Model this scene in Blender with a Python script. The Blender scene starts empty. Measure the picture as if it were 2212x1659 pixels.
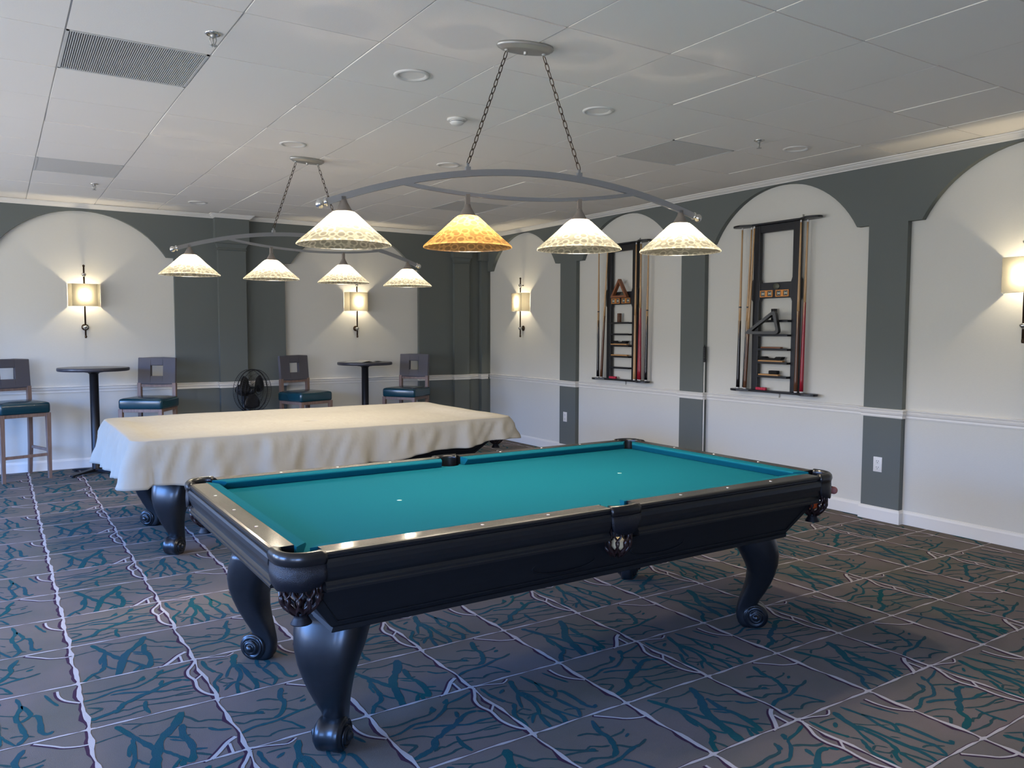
import bpy, math, random
from mathutils import Vector, Matrix
random.seed(7)
PI = math.pi
SC = bpy.context.scene
COL = SC.collection

# ------------------------------------------------------------------ camera
CAM_H = 1.452
F_PX, YAW, PITCH, ROLL = 1718.85, 0.5750, 0.0652, 0.0023
cam_data = bpy.data.cameras.new('camera')
cam_data.sensor_width = 36.0
cam_data.lens = F_PX * 36.0 / 2212.0
cam_data.clip_start = 0.05
cam = bpy.data.objects.new('camera', cam_data)
COL.objects.link(cam)
fw = Vector((math.sin(YAW) * math.cos(PITCH), math.cos(YAW) * math.cos(PITCH), -math.sin(PITCH)))
rt0 = Vector((math.cos(YAW), -math.sin(YAW), 0))
up0 = rt0.cross(fw)
rt = rt0 * math.cos(ROLL) + up0 * math.sin(ROLL)
up = up0 * math.cos(ROLL) - rt0 * math.sin(ROLL)
cam.matrix_world = Matrix(((rt.x, up.x, -fw.x, 0), (rt.y, up.y, -fw.y, 0), (rt.z, up.z, -fw.z, CAM_H), (0, 0, 0, 1)))
SC.camera = cam

# ------------------------------------------------------------------ view, world, daylight
SC.view_settings.view_transform = 'Standard'
SC.view_settings.look = 'None'
SC.view_settings.gamma = 1.0
SC.view_settings.use_curve_mapping = False
SC.view_settings.exposure = 0.35
try:
    SC.cycles.use_denoising = True
    SC.cycles.max_bounces = 8
    SC.cycles.diffuse_bounces = 5
    SC.cycles.sample_clamp_indirect = 4.0
except Exception:
    pass
W = bpy.data.worlds.new('world')
SC.world = W
W.use_nodes = True
wn = W.node_tree
_tc = wn.nodes.new('ShaderNodeTexCoord'); _sp = wn.nodes.new('ShaderNodeSeparateXYZ'); _mr = wn.nodes.new('ShaderNodeMapRange')
_mr.interpolation_type = 'SMOOTHSTEP'
_mr.inputs[1].default_value = 0.05; _mr.inputs[2].default_value = 0.17        # trees and roofs stand up to here, sky above
_mx = wn.nodes.new('ShaderNodeMix'); _mx.data_type = 'RGBA'
_mx.inputs[6].default_value = (7.7, 7.8, 7.9, 1); _mx.inputs[7].default_value = (5.0, 12.0, 31.0, 1)
wn.links.new(_tc.outputs['Generated'], _sp.inputs[0]); wn.links.new(_sp.outputs[2], _mr.inputs[0])
wn.links.new(_mr.outputs[0], _mx.inputs[0]); wn.links.new(_mx.outputs[2], wn.nodes['Background'].inputs[0])
wn.nodes['Background'].inputs[1].default_value = 1.0

XR, YB, CEIL = 5.748, 9.531, 2.774          # right wall, back wall, ceiling
XL, YF = -3.4, -2.2                          # left wall, wall behind the camera
FX, FY = XR - 0.05, YB - 0.05                # faces of the dark arcades

def area_light(name, loc, size, rot, energy, color, spread=PI):
    d = bpy.data.lights.new(name, 'AREA')
    d.shape = 'RECTANGLE'
    d.size, d.size_y = size
    d.energy = energy
    d.color = color
    d.spread = spread
    o = bpy.data.objects.new(name, d)
    o.location = loc
    o.rotation_euler = rot
    d.cycles.is_portal = True
    COL.objects.link(o)
    return o

WINDOWS = [(-1.2, 0.8), (2.6, 1.7), (5.2, 1.7), (7.8, 1.7)]   # centre y, width on the left wall
WIN_Z = (0.55, 2.25)
DAY = (0.46, 0.65, 1.0)
WINDOWS_F = [(-2.0, 1.7)]                         # centre x, width on the wall behind the camera
for (wy, ww) in WINDOWS:
    area_light('window_portal', (XL - 0.05, wy, 1.40), (1.7, ww), (0, -PI / 2, 0), 44.0 * ww, DAY, 2.8)
for (wx, ww) in WINDOWS_F:
    area_light('window_portal', (wx, YF - 0.05, 1.40), (ww, 1.7), (PI / 2, 0, 0), 34.0 * ww, DAY, 2.8)

# ------------------------------------------------------------------ helpers
class MB:
    """collects pieces of one mesh"""
    def __init__(s):
        s.v, s.f, s.m, s.sm = [], [], [], []
    def add(s, vs, fs, mat=0, smooth=False, M=None):
        n = len(s.v)
        if M is not None:
            vs = [tuple(M @ Vector(p)) for p in vs]
        s.v += [tuple(p) for p in vs]
        for f in fs:
            s.f.append([i + n for i in f]); s.m.append(mat); s.sm.append(smooth)
        return s
    def box(s, x0, x1, y0, y1, z0, z1, mat=0, M=None):
        if x0 > x1: x0, x1 = x1, x0
        if y0 > y1: y0, y1 = y1, y0
        if z0 > z1: z0, z1 = z1, z0
        vs = [(x0, y0, z0), (x1, y0, z0), (x1, y1, z0), (x0, y1, z0), (x0, y0, z1), (x1, y0, z1), (x1, y1, z1), (x0, y1, z1)]
        fs = [(0, 3, 2, 1), (4, 5, 6, 7), (0, 1, 5, 4), (1, 2, 6, 5), (2, 3, 7, 6), (3, 0, 4, 7)]
        return s.add(vs, fs, mat, False, M)
    def bbox(s, x0, x1, y0, y1, z0, z1, b=0.005, mat=0, M=None, seg=2):
        """box with rounded vertical and horizontal edges (superellipsoid-like loft along z)"""
        cx, cy = (x0 + x1) / 2, (y0 + y1) / 2
        hx, hy = abs(x1 - x0) / 2, abs(y1 - y0) / 2
        def ring(z, ins):
            out = []
            r = b
            for (sx, sy, a0) in ((1, 1, 0), (-1, 1, PI / 2), (-1, -1, PI), (1, -1, 1.5 * PI)):
                for k in range(seg + 1):
                    a = a0 + (PI / 2) * k / seg
                    out.append((cx + sx * (hx - r) + (r - ins) * math.cos(a), cy + sy * (hy - r) + (r - ins) * math.sin(a), z))
            return out
        rings = []
        for k in range(seg + 1):
            a = (PI / 2) * k / seg
            rings.append(ring(z0 + b - b * math.cos(a), b - b * math.sin(a)))
        for k in range(seg + 1):
            a = (PI / 2) * k / seg
            rings.append(ring(z1 - b + b * math.sin(a), b - b * math.cos(a)))
        return s.loft(rings, mat, True, M=M)
    def loft(s, rings, mat=0, smooth=True, caps=True, M=None, closed=True):
        n = len(rings[0])
        vs = [p for r in rings for p in r]
        fs = []
        for i in range(len(rings) - 1):
            for j in range(n if closed else n - 1):
                a, b2 = i * n + j, i * n + (j + 1) % n
                fs.append((a, b2, b2 + n, a + n))
        if caps:
            fs.append(tuple(reversed(range(n))))
            fs.append(tuple(range((len(rings) - 1) * n, len(rings) * n)))
        return s.add(vs, fs, mat, smooth, M)
    def lathe(s, prof, n=24, c=(0, 0, 0), mat=0, M=None, caps=False, smooth=True):
        rings = [[(c[0] + r * math.cos(2 * PI * k / n), c[1] + r * math.sin(2 * PI * k / n), c[2] + z) for k in range(n)] for r, z in prof]
        return s.loft(rings, mat, smooth, caps, M)
    def tube(s, pts, r, n=8, mat=0, closed=False, M=None, flat=None):
        P = [Vector(p) for p in pts]
        rings = []
        N = len(P)
        prev = None
        for i, p in enumerate(P):
            if closed:
                t = P[(i + 1) % N] - P[(i - 1) % N]
            else:
                t = P[min(i + 1, N - 1)] - P[max(i - 1, 0)]
            t.normalize()
            if prev is None:
                a = Vector((0, 0, 1)) if abs(t.z) < 0.9 else Vector((1, 0, 0))
                u = (a - t * a.dot(t)).normalized()
            else:
                u = (prev - t * prev.dot(t)).normalized()
            prev = u
            w = t.cross(u)
            ri = r[i] if isinstance(r, (list, tuple)) else r
            ru, rw = (ri, ri) if flat is None else (ri * flat[0], ri * flat[1])
            rings.append([tuple(p + u * (ru * math.cos(2 * PI * k / n)) + w * (rw * math.sin(2 * PI * k / n))) for k in range(n)])
        if closed:
            rings.append(rings[0])
        return s.loft(rings, mat, True, not closed, M)
    def prism(s, poly, h0, h1, axis='z', mat=0, M=None, smooth=False):
        """poly in 2D extruded between h0 and h1 along axis; z: (x,y), y: (x,z), x: (y,z)"""
        def P(p, h):
            return {'z': (p[0], p[1], h), 'y': (p[0], h, p[1]), 'x': (h, p[0], p[1])}[axis]
        n = len(poly)
        vs = [P(p, h0) for p in poly] + [P(p, h1) for p in poly]
        fs = [tuple(reversed(range(n))), tuple(range(n, 2 * n))]
        for i in range(n):
            j = (i + 1) % n
            fs.append((i, j, j + n, i + n))
        return s.add(vs, fs, mat, smooth, M)
    def sphere(s, c, r, n=16, m=10, mat=0, M=None, sc=(1, 1, 1)):
        rings = []
        for i in range(m + 1):
            a = -PI / 2 + PI * i / m
            rr = max(1e-5, r * math.cos(a))
            rings.append([(c[0] + sc[0] * rr * math.cos(2 * PI * k / n), c[1] + sc[1] * rr * math.sin(2 * PI * k / n), c[2] + sc[2] * r * math.sin(a)) for k in range(n)])
        return s.loft(rings, mat, True, True, M)
    def sweep(s, path, prof, mat=0, side=1, closed=False, smooth=False, M=None):
        """profile of (offset, z) swept along a 2-D path with mitred corners; offset goes to the left of travel when side = 1"""
        P = [Vector(p) for p in path]
        N = len(P)
        rings = []
        for i in range(N):
            if closed:
                a, b = P[i - 1], P[(i + 1) % N]
            else:
                a, b = P[max(i - 1, 0)], P[min(i + 1, N - 1)]
            d0 = (P[i] - a) if (P[i] - a).length > 1e-9 else (b - P[i])
            d1 = (b - P[i]) if (b - P[i]).length > 1e-9 else d0
            d0.normalize(); d1.normalize()
            n0 = Vector((-d0.y, d0.x)); n1 = Vector((-d1.y, d1.x))
            n = n0 + n1
            if n.length < 1e-6: n = n0
            n.normalize()
            k = 1.0 / max(0.3, n.dot(n0))
            rings.append([(P[i].x + side * n.x * k * o, P[i].y + side * n.y * k * o, z) for o, z in prof])
        if closed: rings.append(rings[0])
        return s.loft(rings, mat, smooth, not closed, M)

def obj(name, mb, mats, parent=None, bevel=0.0, subsurf=0, autosmooth=None):
    me = bpy.data.meshes.new(name)
    me.from_pydata(mb.v, [], mb.f)
    if not isinstance(mats, (list, tuple)): mats = [mats]
    for m in mats: me.materials.append(m)
    for p, mi, sm in zip(me.polygons, mb.m, mb.sm):
        p.material_index = mi
        p.use_smooth = sm
    me.update()
    o = bpy.data.objects.new(name, me)
    COL.objects.link(o)
    if parent is not None: o.parent = parent
    if bevel > 0:
        b = o.modifiers.new('bevel', 'BEVEL')
        b.width = bevel; b.segments = 2; b.limit_method = 'ANGLE'; b.angle_limit = 0.6
    if subsurf:
        b = o.modifiers.new('sub', 'SUBSURF'); b.levels = subsurf; b.render_levels = subsurf
    return o

def fix_normals(o):
    import bmesh
    bm = bmesh.new(); bm.from_mesh(o.data)
    bmesh.ops.recalc_face_normals(bm, faces=bm.faces)
    bm.to_mesh(o.data); bm.free()
    return o

def thing(name, label, cat, loc=(0, 0, 0), rz=0.0, group=None):
    o = bpy.data.objects.new(name, None)
    o.empty_display_size = 0.1
    COL.objects.link(o)
    o.location = loc; o.rotation_euler = (0, 0, rz)
    o['label'] = label; o['category'] = cat
    if group: o['group'] = group
    return o
def tag(o, label, cat, group=None):
    o['label'] = label; o['category'] = cat
    if group: o['group'] = group
    return o
def struct(name, mb, mats, **k):
    o = obj(name, mb, mats, **k)
    o['kind'] = 'structure'
    return o
def lab(o, label):
    o['label'] = label
    return o
def dup(root, loc, rz, label, group=None):
    r = root.copy(); COL.objects.link(r)
    r.location = loc; r.rotation_euler = (0, 0, rz); r['label'] = label
    if group: r['group'] = group
    for ch in list(root.children):
        c = ch.copy(); COL.objects.link(c); c.parent = r
        for g in ch.children:
            d = g.copy(); COL.objects.link(d); d.parent = c
    return r

# ------------------------------------------------------------------ materials
def srgb(r, g, b):
    f = lambda c: c / 12.92 if c <= 0.04045 else ((c + 0.055) / 1.055) ** 2.4
    return (f(r / 255), f(g / 255), f(b / 255), 1)
def mat(name, col, rough=0.5, metal=0.0, spec=0.5, coat=0.0, noise=None, bump=None, col2=None, trans=0.0, sheen=0.0):
    """noise = (scale, (sx,sy,sz), amount) mixes col with col2; bump = (kind, scale, strength, (sx,sy,sz))"""
    m = bpy.data.materials.new(name); m.use_nodes = True
    nt = m.node_tree; b = nt.nodes['Principled BSDF']
    b.inputs['Base Color'].default_value = col
    b.inputs['Roughness'].default_value = rough
    b.inputs['Metallic'].default_value = metal
    b.inputs['Specular IOR Level'].default_value = spec
    b.inputs['Coat Weight'].default_value = coat
    b.inputs['Coat Roughness'].default_value = 0.12
    b.inputs['Transmission Weight'].default_value = trans
    b.inputs['Sheen Weight'].default_value = sheen
    tc = nt.nodes.new('ShaderNodeTexCoord')
    def mapped(sv):
        mp = nt.nodes.new('ShaderNodeMapping'); mp.inputs['Scale'].default_value = sv
        nt.links.new(tc.outputs['Object'], mp.inputs['Vector']); return mp
    if noise:
        sc, sv, amt = noise
        n = nt.nodes.new('ShaderNodeTexNoise'); n.inputs['Scale'].default_value = sc; n.inputs['Detail'].default_value = 4
        nt.links.new(mapped(sv).outputs[0], n.inputs['Vector'])
        r = nt.nodes.new('ShaderNodeMapRange'); r.inputs[1].default_value = 0.3; r.inputs[2].default_value = 0.7
        r.inputs[3].default_value = 0; r.inputs[4].default_value = amt
        nt.links.new(n.outputs[0], r.inputs[0])
        x = nt.nodes.new('ShaderNodeMix'); x.data_type = 'RGBA'
        x.inputs[6].default_value = col; x.inputs[7].default_value = col2 or tuple(c * 0.7 for c in col[:3]) + (1,)
        nt.links.new(r.outputs[0], x.inputs[0]); nt.links.new(x.outputs[2], b.inputs['Base Color'])
    if bump:
        kind, sc, st, sv = bump
        n = nt.nodes.new({'noise': 'ShaderNodeTexNoise', 'voronoi': 'ShaderNodeTexVoronoi', 'wave': 'ShaderNodeTexWave'}[kind])
        n.inputs['Scale'].default_value = sc
        nt.links.new(mapped(sv).outputs[0], n.inputs['Vector'])
        bp = nt.nodes.new('ShaderNodeBump'); bp.inputs['Strength'].default_value = st; bp.inputs['Distance'].default_value = 0.004
        nt.links.new(n.outputs[0], bp.inputs['Height']); nt.links.new(bp.outputs[0], b.inputs['Normal'])
    return m
def emis(name, col, s):
    m = bpy.data.materials.new(name); m.use_nodes = True
    nt = m.node_tree; nt.nodes.remove(nt.nodes['Principled BSDF'])
    e = nt.nodes.new('ShaderNodeEmission'); e.inputs[0].default_value = col; e.inputs[1].default_value = s
    nt.links.new(e.outputs[0], nt.nodes['Material Output'].inputs[0]); return m

M = {}
M['paper'] = mat('wallpaper', srgb(214, 211, 201), 0.85, bump=('noise', 60, 0.25, (1.2, 1.2, 14)), noise=(40, (1, 1, 14), 0.25), col2=srgb(203, 200, 190))
M['dark'] = mat('slate_paint', srgb(98, 103, 99), 0.75, bump=('noise', 300, 0.1, (1, 1, 1)))
M['trim'] = mat('white_gloss_trim', srgb(226, 222, 214), 0.4)
M['tile'] = mat('ceiling_tile', srgb(245, 238, 227), 0.9, bump=('noise', 420, 0.2, (1, 1, 1)))
M['grid'] = mat('ceiling_grid', srgb(196, 192, 184), 0.5)
M['carpet'] = mat('carpet_taupe', srgb(117, 105, 101), 1.0, spec=0.1, noise=(2.3, (1, 1, 1), 1.0), col2=srgb(101, 97, 88), bump=('noise', 500, 0.5, (1, 1, 1)))
M['teal'] = mat('carpet_teal', srgb(24, 82, 82), 1.0, spec=0.1, noise=(3.0, (1, 1, 1), 1.0), col2=srgb(42, 76, 90), bump=('noise', 500, 0.5, (1, 1, 1)))
M['streak'] = mat('carpet_streak', srgb(46, 74, 76), 1.0, spec=0.1, bump=('noise', 500, 0.5, (1, 1, 1)))
M['pale'] = mat('carpet_pale', srgb(184, 176, 174), 1.0, spec=0.1, bump=('noise', 500, 0.5, (1, 1, 1)))
M['plum'] = mat('carpet_plum', srgb(66, 44, 62), 1.0, spec=0.1, bump=('noise', 500, 0.5, (1, 1, 1)))
M['wood'] = mat('black_stained_wood', srgb(25, 27, 30), 0.34, coat=0.15, noise=(14, (1, 6, 6), 0.8), col2=srgb(18, 19, 22))
M['apron'] = mat('black_cabinet_wood', srgb(22, 24, 27), 0.55, spec=0.3, noise=(14, (1, 6, 6), 0.8), col2=srgb(16, 17, 20))
M['tassel'] = mat('dark_leather_tassel', srgb(20, 19, 24), 0.5, spec=0.3)
M['railtop'] = mat('rail_top_leatherette', srgb(44, 42, 38), 0.30, coat=0.25, bump=('noise', 160, 0.5, (1, 3, 1)), noise=(60, (1, 4, 1), 0.8), col2=srgb(30, 29, 28))
M['leather'] = mat('black_leather', srgb(17, 17, 20), 0.30, coat=0.25)
M['emboss'] = mat('embossed_leather', srgb(20, 22, 30), 0.36, bump=('voronoi', 420, 0.35, (1, 1, 1)))
M['net'] = mat('brown_leather_net', srgb(40, 23, 22), 0.34, coat=0.1)
M['felt'] = mat('blue_green_cloth', srgb(18, 95, 110), 0.95, spec=0.04, bump=('noise', 600, 0.2, (1, 1, 1)))
M['sight'] = mat('pearl_sight', srgb(235, 232, 225), 0.3)
M['spot'] = mat('paper_spot', srgb(150, 190, 185), 0.7)
M['cover'] = mat('canvas_cover', srgb(162, 158, 147), 0.9, spec=0.2, noise=(5, (1, 1, 1), 0.5), col2=srgb(156, 151, 140), bump=('noise', 16, 1.0, (1, 1, .6)))
M['steel'] = mat('brushed_nickel', srgb(182, 180, 174), 0.42, metal=0.7)
M['silver'] = mat('satin_silver_paint', srgb(140, 141, 143), 0.45, metal=0.35)
M['cap'] = mat('taupe_lamp_cap', srgb(128, 120, 112), 0.5, metal=0.2)
M['chrome'] = mat('chrome', srgb(225, 222, 216), 0.12, metal=1.0)
M['bronze'] = mat('bronze_rod', srgb(74, 58, 44), 0.35, metal=0.8)
M['black'] = mat('black_metal', srgb(22, 22, 26), 0.4, metal=0.3)
M['blackp'] = mat('black_plastic', srgb(15, 16, 20), 0.42)
M['seat'] = mat('teal_vinyl', srgb(12, 56, 68), 0.24, coat=0.4, bump=('noise', 12, 0.15, (1, 1, 1)))
M['grey'] = mat('charcoal_fabric', srgb(74, 72, 80), 0.6, sheen=0.2, bump=('noise', 300, 0.3, (1, 1, 1)))
M['oak'] = mat('grey_brown_wood', srgb(132, 108, 96), 0.5, noise=(9, (8, 8, 1), 0.7), col2=srgb(98, 80, 72))
M['tabletop'] = mat('grey_laminate', srgb(88, 86, 88), 0.3)
M['tedge'] = mat('dark_table_edge', srgb(58, 58, 66), 0.3)
M['rack'] = mat('black_rack_wood', srgb(24, 25, 30), 0.35)
M['maple'] = mat('maple', srgb(196, 158, 112), 0.35, noise=(8, (1, 1, 0.3), 0.5), col2=srgb(170, 130, 88))
M['butt_black'] = mat('black_butt', srgb(20, 18, 22), 0.25)
M['butt_brown'] = mat('brown_butt', srgb(96, 62, 42), 0.3)
M['butt_red'] = mat('red_butt', srgb(150, 26, 44), 0.3)
M['bumper'] = mat('white_bumper', srgb(220, 215, 210), 0.6)
M['brass'] = mat('copper_trim', srgb(226, 150, 78), 0.3, metal=0.6)
M['white'] = mat('white_plastic', srgb(226, 222, 214), 0.4)
M['dial'] = mat('dial_face', srgb(190, 190, 172), 0.5)
M['redbox'] = mat('red_box', srgb(186, 40, 66), 0.6)
M['triw'] = mat('brown_triangle_wood', srgb(134, 82, 52), 0.45)
M['tan'] = mat('tan_brush_wood', srgb(196, 146, 92), 0.5)
M['bristle'] = mat('black_bristles', srgb(20, 18, 18), 0.9)
M['plate'] = mat('grey_badge', srgb(92, 92, 78), 0.5, metal=0.4)
M['vent'] = mat('vent_grey', srgb(206, 204, 198), 0.5)
M['ventd'] = mat('vent_dark', srgb(84, 86, 86), 0.8)
M['perf'] = mat('perforated_panel', srgb(214, 210, 202), 0.7, bump=('voronoi', 260, 0.5, (1, 1, 1)))
M['paperw'] = mat('printed_paper', srgb(226, 222, 212), 0.7, noise=(30, (1, 1, 1), 0.6), col2=srgb(190, 186, 178))
M['pink'] = mat('pinkish_butt_cap', srgb(176, 112, 104), 0.6)
M['slot'] = mat('outlet_slot', srgb(70, 74, 78), 0.6)
M['red_ball'] = mat('red_ball', srgb(200, 30, 26), 0.1)
M['orange_ball'] = mat('orange_ball', srgb(206, 84, 36), 0.1)
M['cream_ball'] = mat('cream_ball', srgb(226, 204, 160), 0.1)
M['bulb'] = emis('lit_bulb', (1.0, 0.86, 0.62, 1), 30)

def glass(name, tint, rings=True, em=0.0):
    m = bpy.data.materials.new(name); m.use_nodes = True
    nt = m.node_tree; nt.nodes.remove(nt.nodes['Principled BSDF'])
    out = nt.nodes['Material Output']
    tr = nt.nodes.new('ShaderNodeBsdfTranslucent')
    df = nt.nodes.new('ShaderNodeBsdfDiffuse')
    gl = nt.nodes.new('ShaderNodeBsdfGlossy'); gl.inputs['Roughness'].default_value = 0.25
    mx = nt.nodes.new('ShaderNodeMixShader'); mx.inputs[0].default_value = 0.15
    m2 = nt.nodes.new('ShaderNodeMixShader'); m2.inputs[0].default_value = 0.05
    tr.inputs[0].default_value = tint; df.inputs[0].default_value = tint
    nt.links.new(tr.outputs[0], mx.inputs[1]); nt.links.new(df.outputs[0], mx.inputs[2])
    nt.links.new(mx.outputs[0], m2.inputs[1]); nt.links.new(gl.outputs[0], m2.inputs[2])
    if rings:
        tc = nt.nodes.new('ShaderNodeTexCoord')
        vo = nt.nodes.new('ShaderNodeTexVoronoi'); vo.inputs['Scale'].default_value = 27; vo.inputs['Randomness'].default_value = 0.55
        nt.links.new(tc.outputs['Object'], vo.inputs['Vector'])
        rg = nt.nodes.new('ShaderNodeValToRGB')
        cr = rg.color_ramp
        cr.elements[0].position = 0.0; cr.elements[0].color = (0.52, 0.52, 0.52, 1)
        cr.elements[1].position = 1.0; cr.elements[1].color = (0.7, 0.7, 0.7, 1)
        for pos, c in ((0.34, 0.5), (0.45, 1.0), (0.54, 1.0), (0.62, 0.56)):
            e = cr.elements.new(pos); e.color = (c, c, c, 1)
        nt.links.new(vo.outputs['Distance'], rg.inputs[0])
        mu = nt.nodes.new('ShaderNodeMix'); mu.data_type = 'RGBA'; mu.blend_type = 'MULTIPLY'; mu.inputs[0].default_value = 1
        mu.inputs[6].default_value = tint
        nt.links.new(rg.outputs[0], mu.inputs[7])
        for x in (tr, df): nt.links.new(mu.outputs[2], x.inputs[0])
        bp = nt.nodes.new('ShaderNodeBump'); bp.inputs['Strength'].default_value = 0.5; bp.inputs['Distance'].default_value = 0.004
        nt.links.new(vo.outputs['Distance'], bp.inputs['Height'])
        for x in (tr, df, gl): nt.links.new(bp.outputs[0], x.inputs['Normal'])
    nt.links.new(m2.outputs[0], out.inputs[0])
    return m
M['glass'] = glass('patterned_white_glass', (0.125, 0.120, 0.100, 1))
M['glass_orange'] = glass('patterned_peach_glass', (0.14, 0.076, 0.026, 1))
M['shade'] = glass('cream_fabric_shade', (0.105, 0.098, 0.076, 1), rings=False)

def point(name, loc, energy, color, r=0.03, parent=None):
    d = bpy.data.lights.new(name, 'POINT'); d.energy = energy; d.color = color; d.shadow_soft_size = r
    o = bpy.data.objects.new(name, d); o.location = loc; COL.objects.link(o)
    if parent is not None: o.parent = parent
    return o
WARM = (1.0, 0.86, 0.66)
PENDANT_W, SCONCE_W = 54.0, 34.0

# ================================================================== room shell
# ---- floor with its woven pattern
PX, PY, AX, QY = 0.896, 0.90, 0.237, 3.20
TEAL="""28:311,863 278,781 245,733 205,673 183,594 166,518 148,445;20:86,874 105,823 130,754 148,709 170,653 184,621;13:184,621 208,588 234,544 254,505 278,472;16:129,749 119,681 113,595 94,538 62,516 38,483 19,446;10:123,715 104,672 99,613;10:118,583 133,547 153,522;8:62,509 73,485 82,446;20:296,760 281,671 293,616 292,552 274,466;8:279,663 306,665;12:292,552 336,533;12:233,692 284,650;10:236,667 280,625;12:243,511 207,449;16:250,498 241,453;18:254,505 274,466;5:1,775 53,789 105,798;5:147,757 185,728 211,726;6:130,816 168,841 215,832 258,835 303,848;5:107,880 180,839;8:307,834 334,786 350,750 386,743 435,706;5:263,781 314,718 370,683;12:370,683 394,647 440,628;8:291,525 344,474;9:8,338 52,321 96,323 138,331 192,332 215,345 240,386;20:220,342 238,371;11:6,259 46,262 81,277 124,294 185,285 232,310 272,341 299,373 367,389 435,415;12:100,265 145,258 189,237 239,213 293,186 347,189 395,182;20:10,73 51,86 92,100 113,114 135,155 168,170 205,197 238,206 277,235 328,265 369,262;6:8,222 60,218 108,201 142,165;9:13,191 58,155 37,135 14,123;7:10,53 76,44 139,43 165,53 205,55;7:95,84 126,98 145,90 186,101 221,93 275,80 333,64 398,59 438,41;14:211,135 201,78 209,18;7:179,162 252,130 304,126 358,129 397,119;7:318,177 377,155 399,156;18:291,378 319,411;16:282,254 298,300;9:272,341 310,324 350,295 389,291;14:369,262 400,234;6:316,119 381,107;22:621,415 600,361 588,302 589,265;12:590,310 557,258 529,187;16:590,273 592,209 579,156 556,110;17:603,302 614,231 615,150 620,78 615,31 597,-7;12:557,118 529,110 495,66;8:557,127 520,125 493,163;6:519,117 497,102;14:556,110 543,60 534,0;9:560,108 574,57 588,7;10:623,119 643,63 672,3;5:598,324 640,283 708,240;6:489,166 526,181 549,149;14:479,419 479,345 492,291 502,266;6:502,266 523,235;14:523,235 500,198 473,155 471,90 452,37;6:498,388 539,390 583,381;12:520,337 554,361;14:678,427 692,331 675,256 683,196 718,229 719,266 695,347;15:683,196 696,107 702,60 675,9;6:653,83 682,81 729,47;16:729,231 747,210 750,126 750,73 768,43 787,58;10:775,405 793,334 815,271;5:629,190 650,163;18:694,863 664,785 667,736 646,680 624,643 596,623;9:577,801 618,795 655,759;8:681,806 701,801;6:673,732 729,736 754,751;12:720,702 746,717;9:772,653 729,635 692,636 663,670 645,674;7:456,779 496,739 542,709 572,720 604,696 634,688;7:456,720 502,713 545,700 577,680;18:549,698 576,695;9:463,673 488,642 530,651 579,627 602,627;13:459,571 500,592 535,598 579,598 615,604 665,623 715,636;10:612,592 638,560 652,523 668,485;7:461,536 503,522 538,500 555,509 584,518 627,511 666,486;6:457,498 491,496"""
PALE="""16:439,560 405,535 366,486 331,447;6:331,447 310,443;10:408,523 404,453;12:458,437 428,376 406,338 399,284 413,226 407,158 414,108 430,68 451,40;9:413,226 454,274;7:468,445 511,437 541,425 583,411 619,434;9:723,888 781,834 812,804 860,784 897,781;10:820,413 822,357 842,303 889,253"""
fl = MB()
fl.box(XL, XR + 0.1, YF, YB + 0.1, -0.05, 0.0)
RB = [0]
def ribbon(mb, pts, w, z, mi, taper=True):
    n = len(pts)
    L, R = [], []
    RB[0] = (RB[0] + 1) % 90; z += RB[0] * 3e-6; jr = random.Random(RB[0])
    for i, p in enumerate(pts):
        a = pts[max(i - 1, 0)]; b = pts[min(i + 1, n - 1)]
        t = Vector((b[0] - a[0], b[1] - a[1]))
        if t.length < 1e-9: t = Vector((1, 0))
        t.normalize()
        k = w / 2 * (jr.uniform(.75, 1.3) if taper else 1)
        if taper and (i == 0 or i == n - 1): k *= 0.45
        if isinstance(w, tuple): k = w[0] / 2
        L.append((p[0] - t.y * k, p[1] + t.x * k, z)); R.append((p[0] + t.y * k, p[1] - t.x * k, z))
    vs = L + R
    fs = [(n + i, n + i + 1, i + 1, i) for i in range(n - 1)]
    mb.add(vs, fs, mi)
def smooth_pts(pts, k=3):
    out = []
    n = len(pts)
    for i in range(n - 1):
        p0 = pts[max(i - 1, 0)]; p1 = pts[i]; p2 = pts[i + 1]; p3 = pts[min(i + 2, n - 1)]
        for j in range(k):
            t = j / k
            out.append(tuple(0.5 * ((2 * p1[c]) + (-p0[c] + p2[c]) * t + (2 * p0[c] - 5 * p1[c] + 4 * p2[c] - p3[c]) * t * t + (-p0[c] + 3 * p1[c] - 3 * p2[c] + p3[c]) * t ** 3) for c in (0, 1)))
    out.append(pts[-1])
    return out
def strokes(txt):
    out = []
    for s in txt.split(';'):
        w, q = s.split(':')
        out.append((float(w) / 1000, smooth_pts([tuple(float(c) / 1000 for c in a.split(',')) for a in q.split()])))
    return out
teal, pale = strokes(TEAL), strokes(PALE)
rw = random.Random(3)
def wline(axis, c, wd, amp, seed):
    """one period of a wandering line of varying width, as left and right edges"""
    r = random.Random(seed); n = 28
    ph = [r.uniform(0, 2 * PI) for _ in range(6)]
    out = []
    for i in range(n + 1):
        t = i / n
        off = amp * (math.sin(2 * PI * 2 * t + ph[0]) * 0.6 + math.sin(2 * PI * 5 * t + ph[1]) * 0.4)
        w1 = wd * (0.75 + 0.35 * math.sin(2 * PI * 4 * t + ph[2]) + 0.2 * math.sin(2 * PI * 9 * t + ph[3]))
        w2 = w1 + abs(amp) * 0.8 * (1 + math.sin(2 * PI * 7 * t + ph[4]))
        out.append((t, c + off, w1, w2))
    return out
lines = [('v', wline('v', 0.0, 0.019, 0.006, 1)), ('v', wline('v', 0.453, 0.015, 0.008, 2)),
         ('h', wline('h', 0.0, 0.0115, 0.003, 5)), ('h', wline('h', 0.45, 0.0115, 0.003, 6))]
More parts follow.
